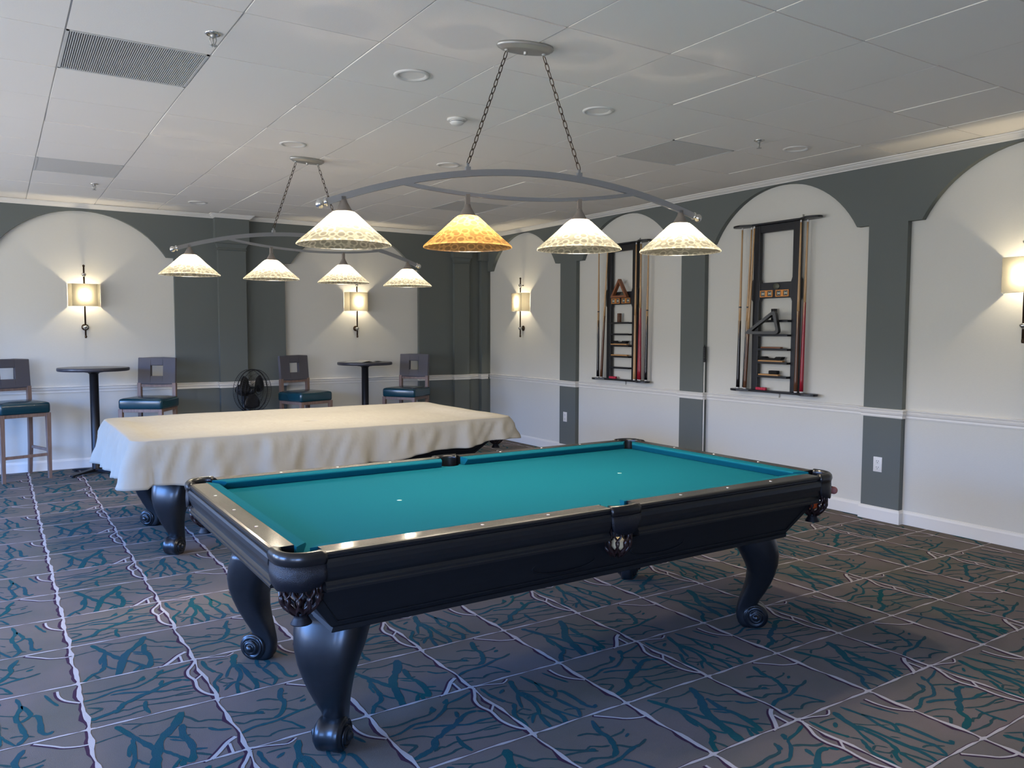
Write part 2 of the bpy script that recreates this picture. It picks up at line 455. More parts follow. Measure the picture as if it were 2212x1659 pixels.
def strip(mb, L, R, z, mi):
    n = len(L)
    mb.add([(p[0], p[1], z) for p in L] + [(p[0], p[1], z) for p in R], [(n + i, n + i + 1, i + 1, i) for i in range(n - 1)], mi)
for i in range(-4, 7):
    for j in range(-5, 8):
        ox, oy = AX + i * PX, QY + j * PY
        if ox < XL + 0.1 or oy < YF + 0.1: continue
        # skip what the room does not hold
        def inside(pts): return all(XL < p[0] + ox < XR and YF < p[1] + oy < YB for p in pts)
        if ox > XR or oy > YB: continue
        near = (ox + 1.2 > -1.2 and oy + 1 > 0.6)
        if near:
            for w, q in teal:
                if inside(q): ribbon(fl, [(p[0] + ox, p[1] + oy) for p in q], w * 1.15 if w > .0095 else w * 1.35 + .001, 0.0006 if w > .0095 else .0003, 1 if w > .0095 else 4)
        for w, q in pale:
            if inside(q):
                ribbon(fl, [(p[0] + ox - 0.007, p[1] + oy + 0.001) for p in q], w + 0.006, 0.0008, 3, False)
                ribbon(fl, [(p[0] + ox, p[1] + oy) for p in q], w, 0.0012, 2, False)
        for kind, ln in lines:
            P = PX if kind == 'h' else PY
            def pt(t, o):
                return (ox + t * P, oy + o) if kind == 'h' else (ox + o, oy + t * P)
            pts = [(t, c, w1, w2) for t, c, w1, w2 in ln if (lambda q: XL < q[0] < XR and YF < q[1] < YB)(pt(t, c))]
            if len(pts) < 2: continue
            s = 1 if kind == 'h' else -1
            zz = 0.0012 if kind == 'v' else 0.00125
            strip(fl, [pt(t, c + s * w1 / 2) for t, c, w1, w2 in pts], [pt(t, c - s * w1 / 2) for t, c, w1, w2 in pts], zz, 2)
            if kind == 'v':
                strip(fl, [pt(t, c - w1 / 2 - w2 * 0.55) for t, c, w1, w2 in pts], [pt(t, c) for t, c, w1, w2 in pts], 0.0009, 3)
            else:
                strip(fl, [pt(t, c + w1 / 2 + 0.003) for t, c, w1, w2 in pts], [pt(t, c) for t, c, w1, w2 in pts], 0.0009, 3)
        for bx, by in ((0, 0), (0, 0.45), (0.453, 0), (0.453, 0.45)):     # knots where the lines cross
            x, y = bx + ox, by + oy
            if XL + .05 < x < XR - .05 and YF + .05 < y < YB - .05:
                r = 0.024
                k = [(x + r * (0.45 + 0.9 * (a % 2 == 0)) * math.cos(a * PI / 4), y + r * (0.45 + 0.7 * (a % 2 == 0)) * math.sin(a * PI / 4), 0.0013) for a in range(8)]
                fl.add(k, [tuple(range(8))], 2)
floor = struct('floor', fl, [M['carpet'], M['teal'], M['pale'], M['plum'], M['streak']])

# ---- ceiling: lay-in tiles on a thin grid
GX, GY, GD = 0.302, 2.244, 0.61
ce = MB()
ce.box(XL, XR, YF, YB, CEIL + 0.02, CEIL + 0.06, 1)
VENTS = {(0, 3): 'slot', (0, 8): 'perf', (6, 3): 'perf', (6, 8): 'perf'}
rt_ = random.Random(11)
for i in range(-7, 10):
    for j in range(-8, 13):
        x0, x1 = GX + i * GD, GX + (i + 1) * GD
        y0, y1 = GY + j * GD, GY + (j + 1) * GD
        x0, x1 = max(x0, XL), min(x1, XR); y0, y1 = max(y0, YF), min(y1, YB)
        if x1 - x0 < 0.02 or y1 - y0 < 0.02 or (i, j) in VENTS: continue
        g = 0.004
        dz = [rt_.uniform(-0.0022, 0.0022) for _ in range(4)]
        z = CEIL
        vs = [(x0 + g, y0 + g, z + dz[0]), (x1 - g, y0 + g, z + dz[1]), (x1 - g, y1 - g, z + dz[2]), (x0 + g, y1 - g, z + dz[3])]
        vs += [(p[0], p[1], CEIL + 0.018) for p in vs]
        ce.add(vs, [(3, 2, 1, 0), (0, 1, 5, 4), (1, 2, 6, 5), (2, 3, 7, 6), (3, 0, 4, 7)], 0)
for i in range(-6, 10):
    x = GX + i * GD
    if XL < x < XR: ce.box(x - 0.010, x + 0.010, YF, YB, CEIL + 0.004, CEIL + 0.02, 1)
for j in range(-7, 13):
    y = GY + j * GD
    if YF < y < YB: ce.box(XL, XR, y - 0.010, y + 0.010, CEIL + 0.0045, CEIL + 0.02, 1)
struct('ceiling', ce, [M['tile'], M['grid']])

# ---- walls
w = MB(); w.box(XR, XR + 0.12, YF, YB + 0.12, 0, CEIL + 0.06); struct('wall_right', w, M['paper'])
w = MB(); w.box(XL - 0.12, XR, YB, YB + 0.12, 0, CEIL + 0.06); struct('wall_back', w, M['paper'])
w = MB(); xs_ = [XL - 0.12]
for wx, ww in WINDOWS_F: xs_ += [wx - ww / 2, wx + ww / 2]
xs_.append(XR + 0.12)
for k in range(0, len(xs_), 2): w.box(xs_[k], xs_[k + 1], YF - 0.12, YF, 0, CEIL + 0.06)
for wx, ww in WINDOWS_F:
    w.box(wx - ww / 2, wx + ww / 2, YF - 0.12, YF, 0, WIN_Z[0]); w.box(wx - ww / 2, wx + ww / 2, YF - 0.12, YF, WIN_Z[1], CEIL + 0.06)
struct('wall_front', w, M['paper'])
w = MB()
edges = [YF]
for wy, ww in WINDOWS: edges += [wy - ww / 2, wy + ww / 2]
edges.append(YB)
for k in range(0, len(edges), 2): w.box(XL - 0.12, XL, edges[k], edges[k + 1], 0, CEIL + 0.06)
for wy, ww in WINDOWS:
    w.box(XL - 0.12, XL, wy - ww / 2, wy + ww / 2, 0, WIN_Z[0]); w.box(XL - 0.12, XL, wy - ww / 2, wy + ww / 2, WIN_Z[1], CEIL + 0.06)
struct('wall_left', w, M['paper'])
for n, (wy, ww) in enumerate(WINDOWS):
    w = MB()
    a, b = wy - ww / 2, wy + ww / 2
    for (y0, y1, z0, z1) in ((a, a + .05, *WIN_Z), (b - .05, b, *WIN_Z), (a + .05, b - .05, WIN_Z[0], WIN_Z[0] + .05), (a + .05, b - .05, WIN_Z[1] - .05, WIN_Z[1]), (wy - .02, wy + .02, WIN_Z[0] + .05, WIN_Z[1] - .05)):
        w.box(XL - 0.11, XL - 0.07, y0, y1, z0, z1)
    struct('window_%d' % (n + 1), w, M['trim'])

for n, (wx, ww) in enumerate(WINDOWS_F):
    w = MB(); a, b = wx - ww / 2, wx + ww / 2
    for (x0, x1, z0, z1) in ((a, a + .05, *WIN_Z), (b - .05, b, *WIN_Z), (a + .05, b - .05, WIN_Z[0], WIN_Z[0] + .05), (a + .05, b - .05, WIN_Z[1] - .05, WIN_Z[1]), (wx - .02, wx + .02, WIN_Z[0] + .05, WIN_Z[1] - .05)):
        w.box(x0, x1, YF - 0.11, YF - 0.07, z0, z1)
    struct('window_%d' % (n + 5), w, M['trim'])

# ---- arcades: dark panels cut by arches standing 5 cm off the light walls
BAY_R = [(-1.45, 0.743), (0.551, 0.743), (2.557, 0.743), (4.567, 0.743), (6.573, 0.743), (8.58, 0.743)]
SPR_R, TOP_R = 2.279, 2.722
SPR_B, TOP_B = 2.262, 2.705
def arch(c, hw, zs, zt, n=28):
    h = zt - zs
    R = (hw * hw + h * h) / (2 * h)
    zc = zt - R
    a0 = math.asin(hw / R)
    return [(c + R * math.sin(-a0 + 2 * a0 * k / n), zc + R * math.cos(-a0 + 2 * a0 * k / n)) for k in range(n + 1)]
def arcade(name, bays, zs, zt, lo, hi, half_open, axis, h0, h1, ends):
    mb = MB()
    zt_top = CEIL
    # spandrel as columns of quads between the arch line and the ceiling, all at one depth
    top = []
    cur = lo
    pil = []
    prev = lo
    for c, hw in bays:
        pil.append((prev, c - half_open(c)))
        prev = c + half_open(c)
    pil.append((prev, hi))
    for a, b in pil:
        if b - a > 0.005: mb.prism([(a, 0), (b, 0), (b, zs), (a, zs)], h0, h1, axis)
    # bottom outline of the spandrel
    outline = [(lo, zs)]
    for c, hw in bays:
        outline += arch(c, hw, zs, zt)
    outline.append((hi, zs))
    def P(u, z, h): return (u, h, z) if axis == 'y' else (h, u, z)
    n = len(outline)
    vs = [P(u, z, h0) for u, z in outline] + [P(u, zt_top, h0) for u, z in outline] + [P(u, z, h1) for u, z in outline] + [P(u, zt_top, h1) for u, z in outline]
    fs = []
    for i in range(n - 1):
        fs += [(i, i + 1, n + i + 1, n + i), (2 * n + i, 3 * n + i, 3 * n + i + 1, 2 * n + i + 1), (i, 2 * n + i, 2 * n + i + 1, i + 1)]
    mb.add(vs, fs)
    o = struct(name, mb, M['dark'])
    return fix_normals(o), pil
ho_r = lambda c: 0.848 if c < 8 else 0.846
arc_r, pil_r = arcade('trim_1', BAY_R, SPR_R, TOP_R, YF, YB, lambda c: 0.848 if abs(c - 8.58) > .1 else 0.846, 'x', FX, XR - 0.0005, None)
BAY_B = [(-1.35, 0.81), (0.797, 0.81), (3.80, 0.81)]
arc_b, pil_b = arcade('trim_2', BAY_B, SPR_B, TOP_B, XL, FX, lambda c: 0.885, 'y', FY, YB - 0.0005, None)

# ---- dark half columns with capitals on the back wall
def column(name, x0, x1, d, flare, zc):
    mb = MB()
    mb.box(x0, x1, FY - d, FY - 0.0005, 0, zc + 0.02)
    f = flare
    prof = [(0.0, zc - 0.05), (0.012, zc - 0.045), (0.006, zc - 0.03), (0.0, zc - 0.02), (f * .6, zc + 0.02), (f, zc + 0.03), (f, CEIL)]
    rings = [[(x0 - o, FY - d - o, z), (x1 + o, FY - d - o, z), (x1 + o, FY, z), (x0 - o, FY, z)] for o, z in prof]
    mb.loft(rings, 0, False, True)
    return fix_normals(struct(name, mb, M['dark']))
column('trim_3', 2.140, 2.447, 0.07, 0.035, 2.42)
column('trim_4', 5.19, 5.42, 0.05, 0.03, 2.42)
mb = MB(); mb.box(5.60, FX, YB - 0.12, FY - 0.0005, 0, CEIL); mb.box(5.57, FX, YB - 0.14, FY - 0.0005, 2.42, CEIL)
struct('trim_5', mb, M['dark'])

# ---- running mouldings, following every jog of the arcades
def path_right():
    pts = []
    for a, b in pil_r:
        if b > YB - 0.3: continue
        pts += [(XR, max(a, YF)), (FX, max(a, YF)), (FX, b), (XR, b)]
    pts = [p for p in pts]
    pts += [(XR, FY - 0.002)]
    return pts
def path_back():
    segs = []
    for a, b in pil_b:
        segs.append((a, b))
    pts = []
    for a, b in segs:
        pts += [(a, YB), (a, FY)]
        if a < 2.14 < b: pts += [(2.140, FY), (2.140, FY - 0.07), (2.447, FY - 0.07), (2.447, FY)]
        if a < 5.19 < b: pts += [(5.19, FY), (5.19, FY - 0.05), (5.42, FY - 0.05), (5.42, FY), (5.60, FY), (5.60, YB - 0.12), (FX, YB - 0.12)]
        else: pts += [(b, FY), (b, YB)]
    return pts[1:]
RAIL = [(0, 0.806), (0.010, 0.806), (0.013, 0.815), (0.012, 0.826), (0.020, 0.836), (0.024, 0.848), (0.016, 0.856), (0.026, 0.864), (0.028, 0.871), (0.024, 0.875), (0, 0.875)]
BASE = [(0, 0.0015), (0.014, 0.0015), (0.014, 0.085), (0.010, 0.098), (0.005, 0.106), (0, 0.108)]
CROWN = [(0, 2.727), (0.006, 2.727), (0.010, 2.735), (0.018, 2.739), (0.032, 2.750), (0.040, 2.760), (0.050, 2.763), (0.052, CEIL - 0.003), (0, CEIL - 0.003)]
pr, pb = path_right(), path_back()
for nm, prof in (('trim_6', RAIL), ('baseboard_right', BASE)):
    mb = MB(); mb.sweep(pr, prof, side=1); fix_normals(struct(nm, mb, M['trim']))
for nm, prof in (('trim_7', RAIL), ('baseboard_back', BASE)):
    mb = MB(); mb.sweep(pb, prof, side=-1); fix_normals(struct(nm, mb, M['trim']))
mb = MB(); mb.sweep([(FX, YF), (FX, FY)], CROWN, side=1); fix_normals(struct('trim_8', mb, M['trim']))
mb = MB(); mb.sweep([(XL, FY), (2.105, FY), (2.105, FY - 0.105), (2.482, FY - 0.105), (2.482, FY), (5.16, FY), (5.16, FY - 0.08), (5.45, FY - 0.08), (5.45, FY), (FX, FY)], CROWN, side=-1)
fix_normals(struct('trim_9', mb, M['trim']))
mb = MB(); mb.sweep([(XL, YF), (XL, YB)], BASE, side=-1); fix_normals(struct('baseboard_left', mb, M['trim']))

# ---- ceiling grilles
VL = {(0, 3): 'ribbed grey air grille in the ceiling nearest the camera, top left of the photo',
      (0, 8): 'flat grey ceiling grille above the leftmost wall arch',
      (6, 3): 'flat grey square ceiling grille near the crown above the nearer cue rack',
      (6, 8): 'flat grey ceiling grille toward the far corner, seen above the peach lamp shade'}
for (i, j), kind in VENTS.items():
    x0, y0 = GX + i * GD, GY + j * GD
    t = thing('ceiling_vent', VL[(i, j)], 'air vent', (x0 + GD / 2, y0 + GD / 2, CEIL))
    mb = MB(); h = GD / 2 - 0.004
    mb.box(-h, h, -h, h, 0.010, 0.018); obj('backing', mb, M['ventd'] if kind == 'slot' else M['perf'], t)
    mb = MB()
    for (a, b, c, d) in ((-h, h, -h, -h + .012), (-h, h, h - .012, h), (-h, -h + .012, -h, h), (h - .012, h, -h, h)): mb.box(a, b, c, d, -0.001, 0.010)
    obj('frame', mb, M['vent'], t)
    if kind == 'slot':
        mb = MB(); n = 62
        for k in range(n):
            x = -h + 0.014 + (2 * h - 0.028) * (k + 0.5) / n
            mb.box(x - 0.0022, x + 0.0022, -h + .012, h - .012, 0.0, 0.009)
        s = obj('slat', mb, M['vent'], t); s['kind'] = 'stuff'
    else:
        mb = MB(); mb.box(-h + .012, h - .012, -h + .012, h - .012, 0.0005, 0.004); obj('perforated_panel', mb, M['perf'], t)

# ---- recessed downlights, sprinklers, smoke detector
DL = [((1.848, 3.807), 'white recessed ceiling downlight nearest the camera, left of the near chain', 0.6),
      ((3.068, 3.795), 'white recessed ceiling downlight just right of the nearer pendant chains', 0.3),
      ((4.881, 3.777), 'white recessed downlight close to the crown above the nearer cue rack', 0.25),
      ((1.809, 5.642), 'white recessed downlight just behind the farther pendant canopy', 0.0),
      ((3.057, 5.655), 'white recessed downlight seen just left of the near pendant chain bottom', 0.1),
      ((1.788, 8.701), 'farthest white recessed downlight, close to the back wall crown', 0.1)]
M['dlon'] = emis('dim_lens', (1.0, 0.93, 0.8, 1), 2.2)
first = None
for (x, y), lb, e in DL:
    if first is None:
        t = first = thing('recessed_downlight', lb, 'ceiling light', (x, y, CEIL), 0, 'recessed downlights')
        mb = MB(); mb.lathe([(0.094, -0.0005), (0.092, -0.006), (0.076, -0.008), (0.066, 0.0)], 36); obj('trim_ring', mb, M['white'], t)
        mb = MB(); mb.lathe([(0.067, -0.001), (0.060, 0.008), (0.046, 0.0165)], 36); obj('baffle', mb, M['white'], t)
        mb = MB(); mb.lathe([(0.047, 0.0165), (0.0005, 0.0168)], 36); obj('lens', mb, M['dlon'], t)
    else:
        dup(first, (x, y, CEIL), 0, lb, 'recessed downlights')
SPK = [((0.856, 3.772), 'chrome fire sprinkler head beside the ribbed ceiling grille'),
       ((4.459, 3.757), 'chrome fire sprinkler head near the crown, left of a downlight above the nearer cue rack'),
       ((0.789, 8.138), 'small chrome sprinkler head above the leftmost wall arch'),
       ((4.523, 8.181), 'small dark sprinkler head half hidden by the peach lamp shade')]
first = None
for (x, y), lb in SPK:
    if first is None:
        t = first = thing('fire_sprinkler', lb, 'sprinkler', (x, y, CEIL), 0, 'fire sprinkler heads')
        mb = MB(); mb.lathe([(0.034, 0.001), (0.036, -0.003), (0.030, -0.007), (0.020, -0.006), (0.016, -0.002)], 28); obj('escutcheon', mb, M['chrome'], t)
        mb = MB(); mb.lathe([(0.012, 0.0), (0.013, -0.012), (0.008, -0.020), (0.003, -0.022)], 14, caps=True)
        for a in (0, PI):
            mb.tube([(0.012 * math.cos(a), 0.012 * math.sin(a), -0.012), (0.014 * math.cos(a), 0.014 * math.sin(a), -0.03), (0.008 * math.cos(a), 0.008 * math.sin(a), -0.046), (0, 0, -0.052)], 0.0025, 6)
        mb.tube([(0, 0, -0.02), (0, 0, -0.05)], 0.003, 6)
        for a in range(8):
            mb.tube([(0, 0, -0.053), (0.017 * math.cos(a * PI / 4), 0.017 * math.sin(a * PI / 4), -0.054)], 0.0022, 5)
        obj('spray_head', mb, M['steel'], t)
    else:
        dup(first, (x, y, CEIL), 0.4, lb, 'fire sprinkler heads')
t = thing('smoke_detector', 'small round white smoke detector on the ceiling left of the near pendant chain', 'smoke detector', (2.454, 4.424, CEIL))
mb = MB(); mb.lathe([(0.060, 0.0), (0.062, -0.006), (0.058, -0.012), (0.050, -0.013)], 30, caps=True); obj('base', mb, M['white'], t)
mb = MB(); mb.lathe([(0.044, -0.013), (0.046, -0.022), (0.036, -0.034), (0.018, -0.040), (0.001, -0.041)], 30); obj('sensor_dome', mb, M['white'], t)
mb = MB(); mb.lathe([(.0463, -.018), (.0463, -.021)], 30, smooth=False); obj('vent_band', mb, M['slot'], t)

# ---- power outlets
def outlet(y, z, lb):
    t = thing('power_outlet', lb, 'power outlet', (FX, y, z), 0, None)
    mb = MB(); mb.bbox(-0.006, 0, -0.036, 0.036, -0.058, 0.058, 0.0028); obj('cover_plate', mb, M['white'], t)
    for dz in (-0.024, 0.024):
        mb = MB(); mb.bbox(-0.0068, -0.004, -.016, .016, dz - .016, dz + .014, .001)
        for dy in (-0.008, 0.008): mb.box(-0.0076, -0.006, dy - 0.0018, dy + 0.0018, dz - 0.002, dz + 0.008, 1)
        mb.box(-0.0076, -0.006, -0.003, 0.003, dz - 0.013, dz - 0.008, 1)
        obj('socket', mb, [M['white'], M['slot']], t)
outlet(3.583, 0.437, 'white duplex outlet low on the dark pilaster nearest the camera')
outlet(7.617, 0.440, 'white outlet low on the far dark pilaster near the covered table')

# ================================================================== pool table
HT, TL, TW = 0.780, 1.335, 0.747
BED = 0.738
RAILP = [(.078, HT), (.014, HT), (.005, HT - .002), (.0, HT - .007), (.001, HT - .013), (.006, HT - .016), (.006, HT - .020), (.000, HT - .023), (-.004, HT - .032),
         (-.005, HT - .048), (-.001, HT - .066), (.006, HT - .084), (.012, HT - .096), (.008, HT - .101), (.003, HT - .106), (.004, HT - .114), (.000, HT - .118), (.001, HT - .126), (.030, HT - .128), (.078, HT - .128)]
def straight(mb, prof, a, b, ux, uy, ax, ay, seg_mats=None, cut=lambda o: 0.0, base=(0, 0)):
    """profile (o, z): o runs along (ux,uy) inward from the base line; extruded from a to b along (ax,ay)"""
    n = len(prof)
    vs = []
    for end, s in ((a, 1), (b, -1)):
        for o, z in prof:
            t = end + s * cut(o)
            vs.append((base[0] + ux * o + ax * t, base[1] + uy * o + ay * t, z))
    fs = []; ms = []
    for j in range(n):
        k = (j + 1) % n
        mb.add([vs[j], vs[k], vs[n + k], vs[n + j]], [(0, 1, 2, 3)], (seg_mats[j] if seg_mats else 0))
    mb.add(vs[:n], [tuple(range(n))], 0); mb.add(vs[n:], [tuple(reversed(range(n)))], 0)
def make_table(loc, label, group):
    T = thing('pool_table', label, 'pool table', (loc[0], loc[1], 0), 0, group)
    # rails and cushions
    sides = []
    for sx in (-1, 1):
        for sy in (-1, 1):
            a, b = (0.072, 1.200) if sx > 0 else (-1.200, -0.072)
            sides.append(((0, sy * TW), (0, -sy), (1, 0), a, b, 'long', sx))
        sides.append(((sx * TL, 0), (-sx, 0), (0, 1), -0.612, 0.612, 'short', 0))
    for base, u, ax, a, b, kind, sx in sides:
        mb = MB(); straight(mb, RAILP, a, b, u[0], u[1], ax[0], ax[1], [1] + [0] * (len(RAILP) - 1), base=base)
        r = fix_normals(obj('rail', mb, [M['wood'], M['railtop']], T))
        cp = [(.078, HT - .001), (.098, HT - .0015), (.122, HT - .004), (.1265, HT - .009), (.1255, HT - .014), (.106, BED + .001), (.078, BED + .0005)]
        if kind == 'long':
            ja, jb = ((0.060, 1.225) if sx > 0 else (-1.225, -0.060))
            ca = (lambda o: (o - .078) * (0.35 if sx > 0 else 1.1)); cb = (lambda o: (o - .078) * (1.1 if sx > 0 else 0.35))
        else:
            ja, jb = -0.637, 0.637; ca = cb = (lambda o: (o - .078) * 1.1)
        n = len(cp); vs = []
        for end, s, c in ((ja, 1, ca), (jb, -1, cb)):
            for o, z in cp:
                t = end + s * c(o)
                vs.append((base[0] + u[0] * o + ax[0] * t, base[1] + u[1] * o + ax[1] * t, z))
        mb = MB(); mb.add(vs, [(j, (j + 1) % n, n + (j + 1) % n, n + j) for j in range(n)] + [tuple(range(n)), tuple(reversed(range(n, 2 * n)))])
        fix_normals(obj('cushion', mb, M['felt'], T))
        for k in (1, 2, 3):
            t = a + (b - a) * (k / 4.0) if kind == 'short' else a + (b - a) * (k - .06 * (1 if sx > 0 else -1)) / 4.0
            cx, cy = base[0] + u[0] * .044 + ax[0] * t, base[1] + u[1] * .044 + ax[1] * t
            mb = MB(); mb.lathe([(0.0065, HT), (0.0065, HT + .0008), (0.0001, HT + .0009)], 12, (cx, cy, 0)); obj('sight', mb, M['sight'], r)
    # cloth bed with bites for the pockets
    bx, by = TL - .079, TW - .079
    cpk = (TL - .082, TW - .082); rc = .066; spk = TW - .055; rs = .056
    q = []
    def arc(cx, cy, r, a0, a1, n=12): return [(cx + r * math.cos(a0 + (a1 - a0) * k / n), cy + r * math.sin(a0 + (a1 - a0) * k / n)) for k in range(n + 1)]
    k_ = math.asin((by - cpk[1] + 0) / rc) if abs(by - cpk[1]) < rc else 0
    q += arc(cpk[0], cpk[1], rc, -PI / 2 + .0, -PI, 8)[::1] if False else []
    out = []
    # right-top corner notch etc., anticlockwise starting at bottom side pocket
    hs = math.sqrt(max(rs * rs - (by - spk) ** 2, 1e-6))
    def notch(cx, cy, r, sgx, sgy):
        pts = arc(cx, cy, r, 0, PI / 2, 10)
        return pts
    out += [(hs, -by)]
    out += [(bx - .066, -by)] + [(cpk[0] + rc * math.cos(a), -cpk[1] + rc * math.sin(a)) for a in [PI * 1.0 - .25 - k * (PI / 2 - .5) / 8 for k in range(9)]] + [(bx, -by + .066)]
    out += [(bx, by - .066)] + [(cpk[0] + rc * math.cos(a), cpk[1] + rc * math.sin(a)) for a in [PI * 1.5 - .25 - k * (PI / 2 - .5) / 8 for k in range(9)]] + [(bx - .066, by)]
    out += [(rs * math.cos(a), spk + rs * math.sin(a)) for a in [-.2 - k * (PI - .4) / 12 for k in range(13)]]
    half = out[1:]
    half2 = [(-x, -y) for x, y in half]
    poly = half + half2
    mb = MB(); mb.prism(poly, BED - .025, BED); fix_normals(obj('cloth_bed', mb, M['felt'], T))
    for sx in (-1, 1):
        mb = MB(); mb.lathe([(0.011, BED + .0002), (0.011, BED + .0008), (0.0002, BED + .0009)], 14, (sx * 0.61, 0.0, 0)); obj('spot', mb, M['spot'], T)
    # pockets
    for sx in (-1, 1):
        for sy in (-1, 0, 1) if False else (-1, 1):
            # corner: outer path from the long rail round to the short rail
            outer, inner = [], []
            rr = .085
            for k in range(4): outer.append((1.200 + (TL - rr - 1.200) * k / 4, TW))
            for k in range(11):
                a = PI / 2 - PI / 2 * k / 10
                outer.append((TL - rr + (rr) * math.cos(a), TW - rr + rr * math.sin(a)))
            for k in range(1, 5): outer.append((TL, TW - rr - (TW - rr - .612) * k / 4))
            N = len(outer)
            for k in range(N):
                a = math.radians(128 - 166 * k / (N - 1))
                inner.append((cpk[0] + .060 * math.cos(a), cpk[1] + .060 * math.sin(a)))
            def P(p, z): return (sx * p[0], sy * p[1], z)
            def mixp(k, t, out_=0.0):
                o, i = outer[k], inner[k]
                d = Vector((o[0] - i[0], o[1] - i[1])); d = d.normalized() * out_
                return (o[0] * (1 - t) + i[0] * t + d.x, o[1] * (1 - t) + i[1] * t + d.y)
            rings = []
            for k in range(N):
                e = 0.0
                rings.append([P(mixp(k, 0.02), HT - .040), P(mixp(k, 0, .004), HT - .032), P(mixp(k, 0, .008), HT - .018), P(mixp(k, 0, .005), HT - .003), P(mixp(k, .12), HT + .005), P(mixp(k, .35), HT + .007),
                              P(mixp(k, .8), HT + .005), P(mixp(k, .97), HT - .002), P(mixp(k, 1), HT - .012), P(mixp(k, .95), HT - .040)])
            mb = MB(); mb.loft(rings, 0, True, True); pc = fix_normals(obj('pocket_casting', mb, M['leather'], T))
            # liner
            mb = MB(); rings = []
            for k in range(0, N): rings.append([P(mixp(k, 1.0), HT - .010), P(mixp(k, 1.03), BED - .05), P((mixp(k, 1.1)[0], mixp(k, 1.1)[1]), .66)])
            mb.loft(rings, 0, True, False, closed=False); obj('pocket_liner', mb, M['leather'], T)
            # embossed leather skirt
            mb = MB(); rings = []
            for k in range(N):
                t = k / (N - 1)
                zb = .674 - .010 * math.sin(PI * t) + .006 * abs(math.sin(3 * PI * t)) + (.022 * (1 - min(1, min(t, 1 - t) / .12)))
                rings.append([P(mixp(k, -.02, .002), HT - .036), P(mixp(k, 0, .0045), .71), P(mixp(k, .0, .003), zb), P(mixp(k, .1), zb), P(mixp(k, .1), HT - .036)])
            mb.loft(rings, 0, True, True); fix_normals(obj('leather_skirt', mb, M['emboss'], T))
            nx, ny = sx * (TL - .080), sy * (TW - .080)
            net(T, nx, ny, .060, .692, .578, 11)
            mb = MB(); mb.lathe([(.023, .582), (.026, .576), (.021, .570), (.024, .563), (.033, .548), (.033, .545), (.001, .545)], 20, (nx, ny, 0)); obj('tassel', mb, M['tassel'], T)
    for sy in (-1, 1):
        outer = [(-.074 + .148 * k / 12, TW + .003 + .006 * math.sin(PI * k / 12)) for k in range(13)]
        inner = []
        for k in range(13):
            a = math.radians(165 - 150 * k / 12); inner.append((.053 * math.cos(a), TW - .062 + .053 * math.sin(a)))
        def P(p, z): return (p[0], sy * p[1], z)
        def mx(k, t, o_=0.0): return (outer[k][0] * (1 - t) + inner[k][0] * t, outer[k][1] * (1 - t) + inner[k][1] * t + o_)
        rings = [[P(mx(k, 0), HT - .036), P(mx(k, 0, .004), HT - .028), P(mx(k, 0, .005), HT - .008), P(mx(k, .08), HT + .004), P(mx(k, .5), HT + .006), P(mx(k, .95), HT + .001), P(mx(k, 1), HT - .012), P(mx(k, .9), HT - .036)] for k in range(13)]
        mb = MB(); mb.loft(rings, 0, True, True); fix_normals(obj('pocket_casting', mb, M['leather'], T))
        mb = MB(); rings = [[P(mx(k, 1.0), HT - .010), P(mx(k, 1.0), BED - .05), P(mx(k, 1.0), .66)] for k in range(13)]
        mb.loft(rings, 0, True, False, closed=False); obj('pocket_liner', mb, M['leather'], T)
        rings = []
        for k in range(13):
            t = k / 12; zb = .672 + .018 * abs(2 * t - 1) ** 3
            x = outer[k][0]
            s_ = 0.84
            rings.append([P((x, outer[k][1] + .004), HT - .034), P((x, outer[k][1] + .006), .72), P((x * s_, outer[k][1] + .004), zb), P((x * s_, outer[k][1] - .010), zb), P((x, outer[k][1] - .010), HT - .034)])
        mb = MB(); mb.loft(rings, 0, True, True); fix_normals(obj('leather_skirt', mb, M['emboss'], T))
        net(T, 0, sy * (TW - .052), .053, .700, .575, 10)
    # cabinet
    z1, z0 = HT - .126, .492
    tx, ty, bx_, by_ = 1.262, .690, 1.10, .664; dxb = -.055
    mb = MB()
    prof = [(tx, ty, z1), (tx - (tx - bx_) * .93, ty - (ty - by_) * .93, z0 + .022), (bx_ + .006, by_ + .008, z0 + .020), (bx_ + .008, by_ + .010, z0 + .006), (bx_, by_, z0)]
    mb.loft([[(sx * x + dxb * max(0, (z1 - z) / (z1 - z0)), sy * y, z) for sx, sy in ((1, 1), (-1, 1), (-1, -1), (1, -1))] for x, y, z in prof], 0, False, True)
    def fp(t, u, sy):      # point on the long face: t along, u up
        x = (bx_ + (tx - bx_) * u); y = (by_ + (ty - by_) * u)
        return (t * x + dxb * (1 - u), sy * (y + .001), z0 + (z1 - z0) * u)
    for sy in (-1, 1):
        fr = [fp(-.965, .22, sy), fp(.965, .22, sy), fp(.965, .9, sy), fp(-.965, .9, sy)]
        mb.tube([fr[0], fr[1], fr[2], fr[3]], .0035, 6, closed=True)
        for sgn in (-1, 1):
            o = [(sgn * .24 + (.15) * math.cos(a) , sy * (by_ + .012), .575 + .030 * math.sin(a)) for a in [2 * PI * k / 24 for k in range(24)]]
            mb.tube(o, .003, 5, closed=True)
    mb.box(-bx_ + .02, bx_ - .02, -by_ + .02, by_ - .02, z0 - .004, z0 + .01)
    fix_normals(obj('cabinet', mb, M['apron'], T))
    mb = MB(); mb.box(-tx + .01, tx - .01, -ty + .03, ty - .03, z1 - .02, BED - .026); obj('slate_frame', mb, M['wood'], T)
    # cabriole legs: foot scroll at each corner, swept out along the diagonal
    for sx in (-1, 1):
        for sy in (-1, 1):
            leg(T, sx * 1.07, sy * .455, math.atan2(sy, sx))
    return T
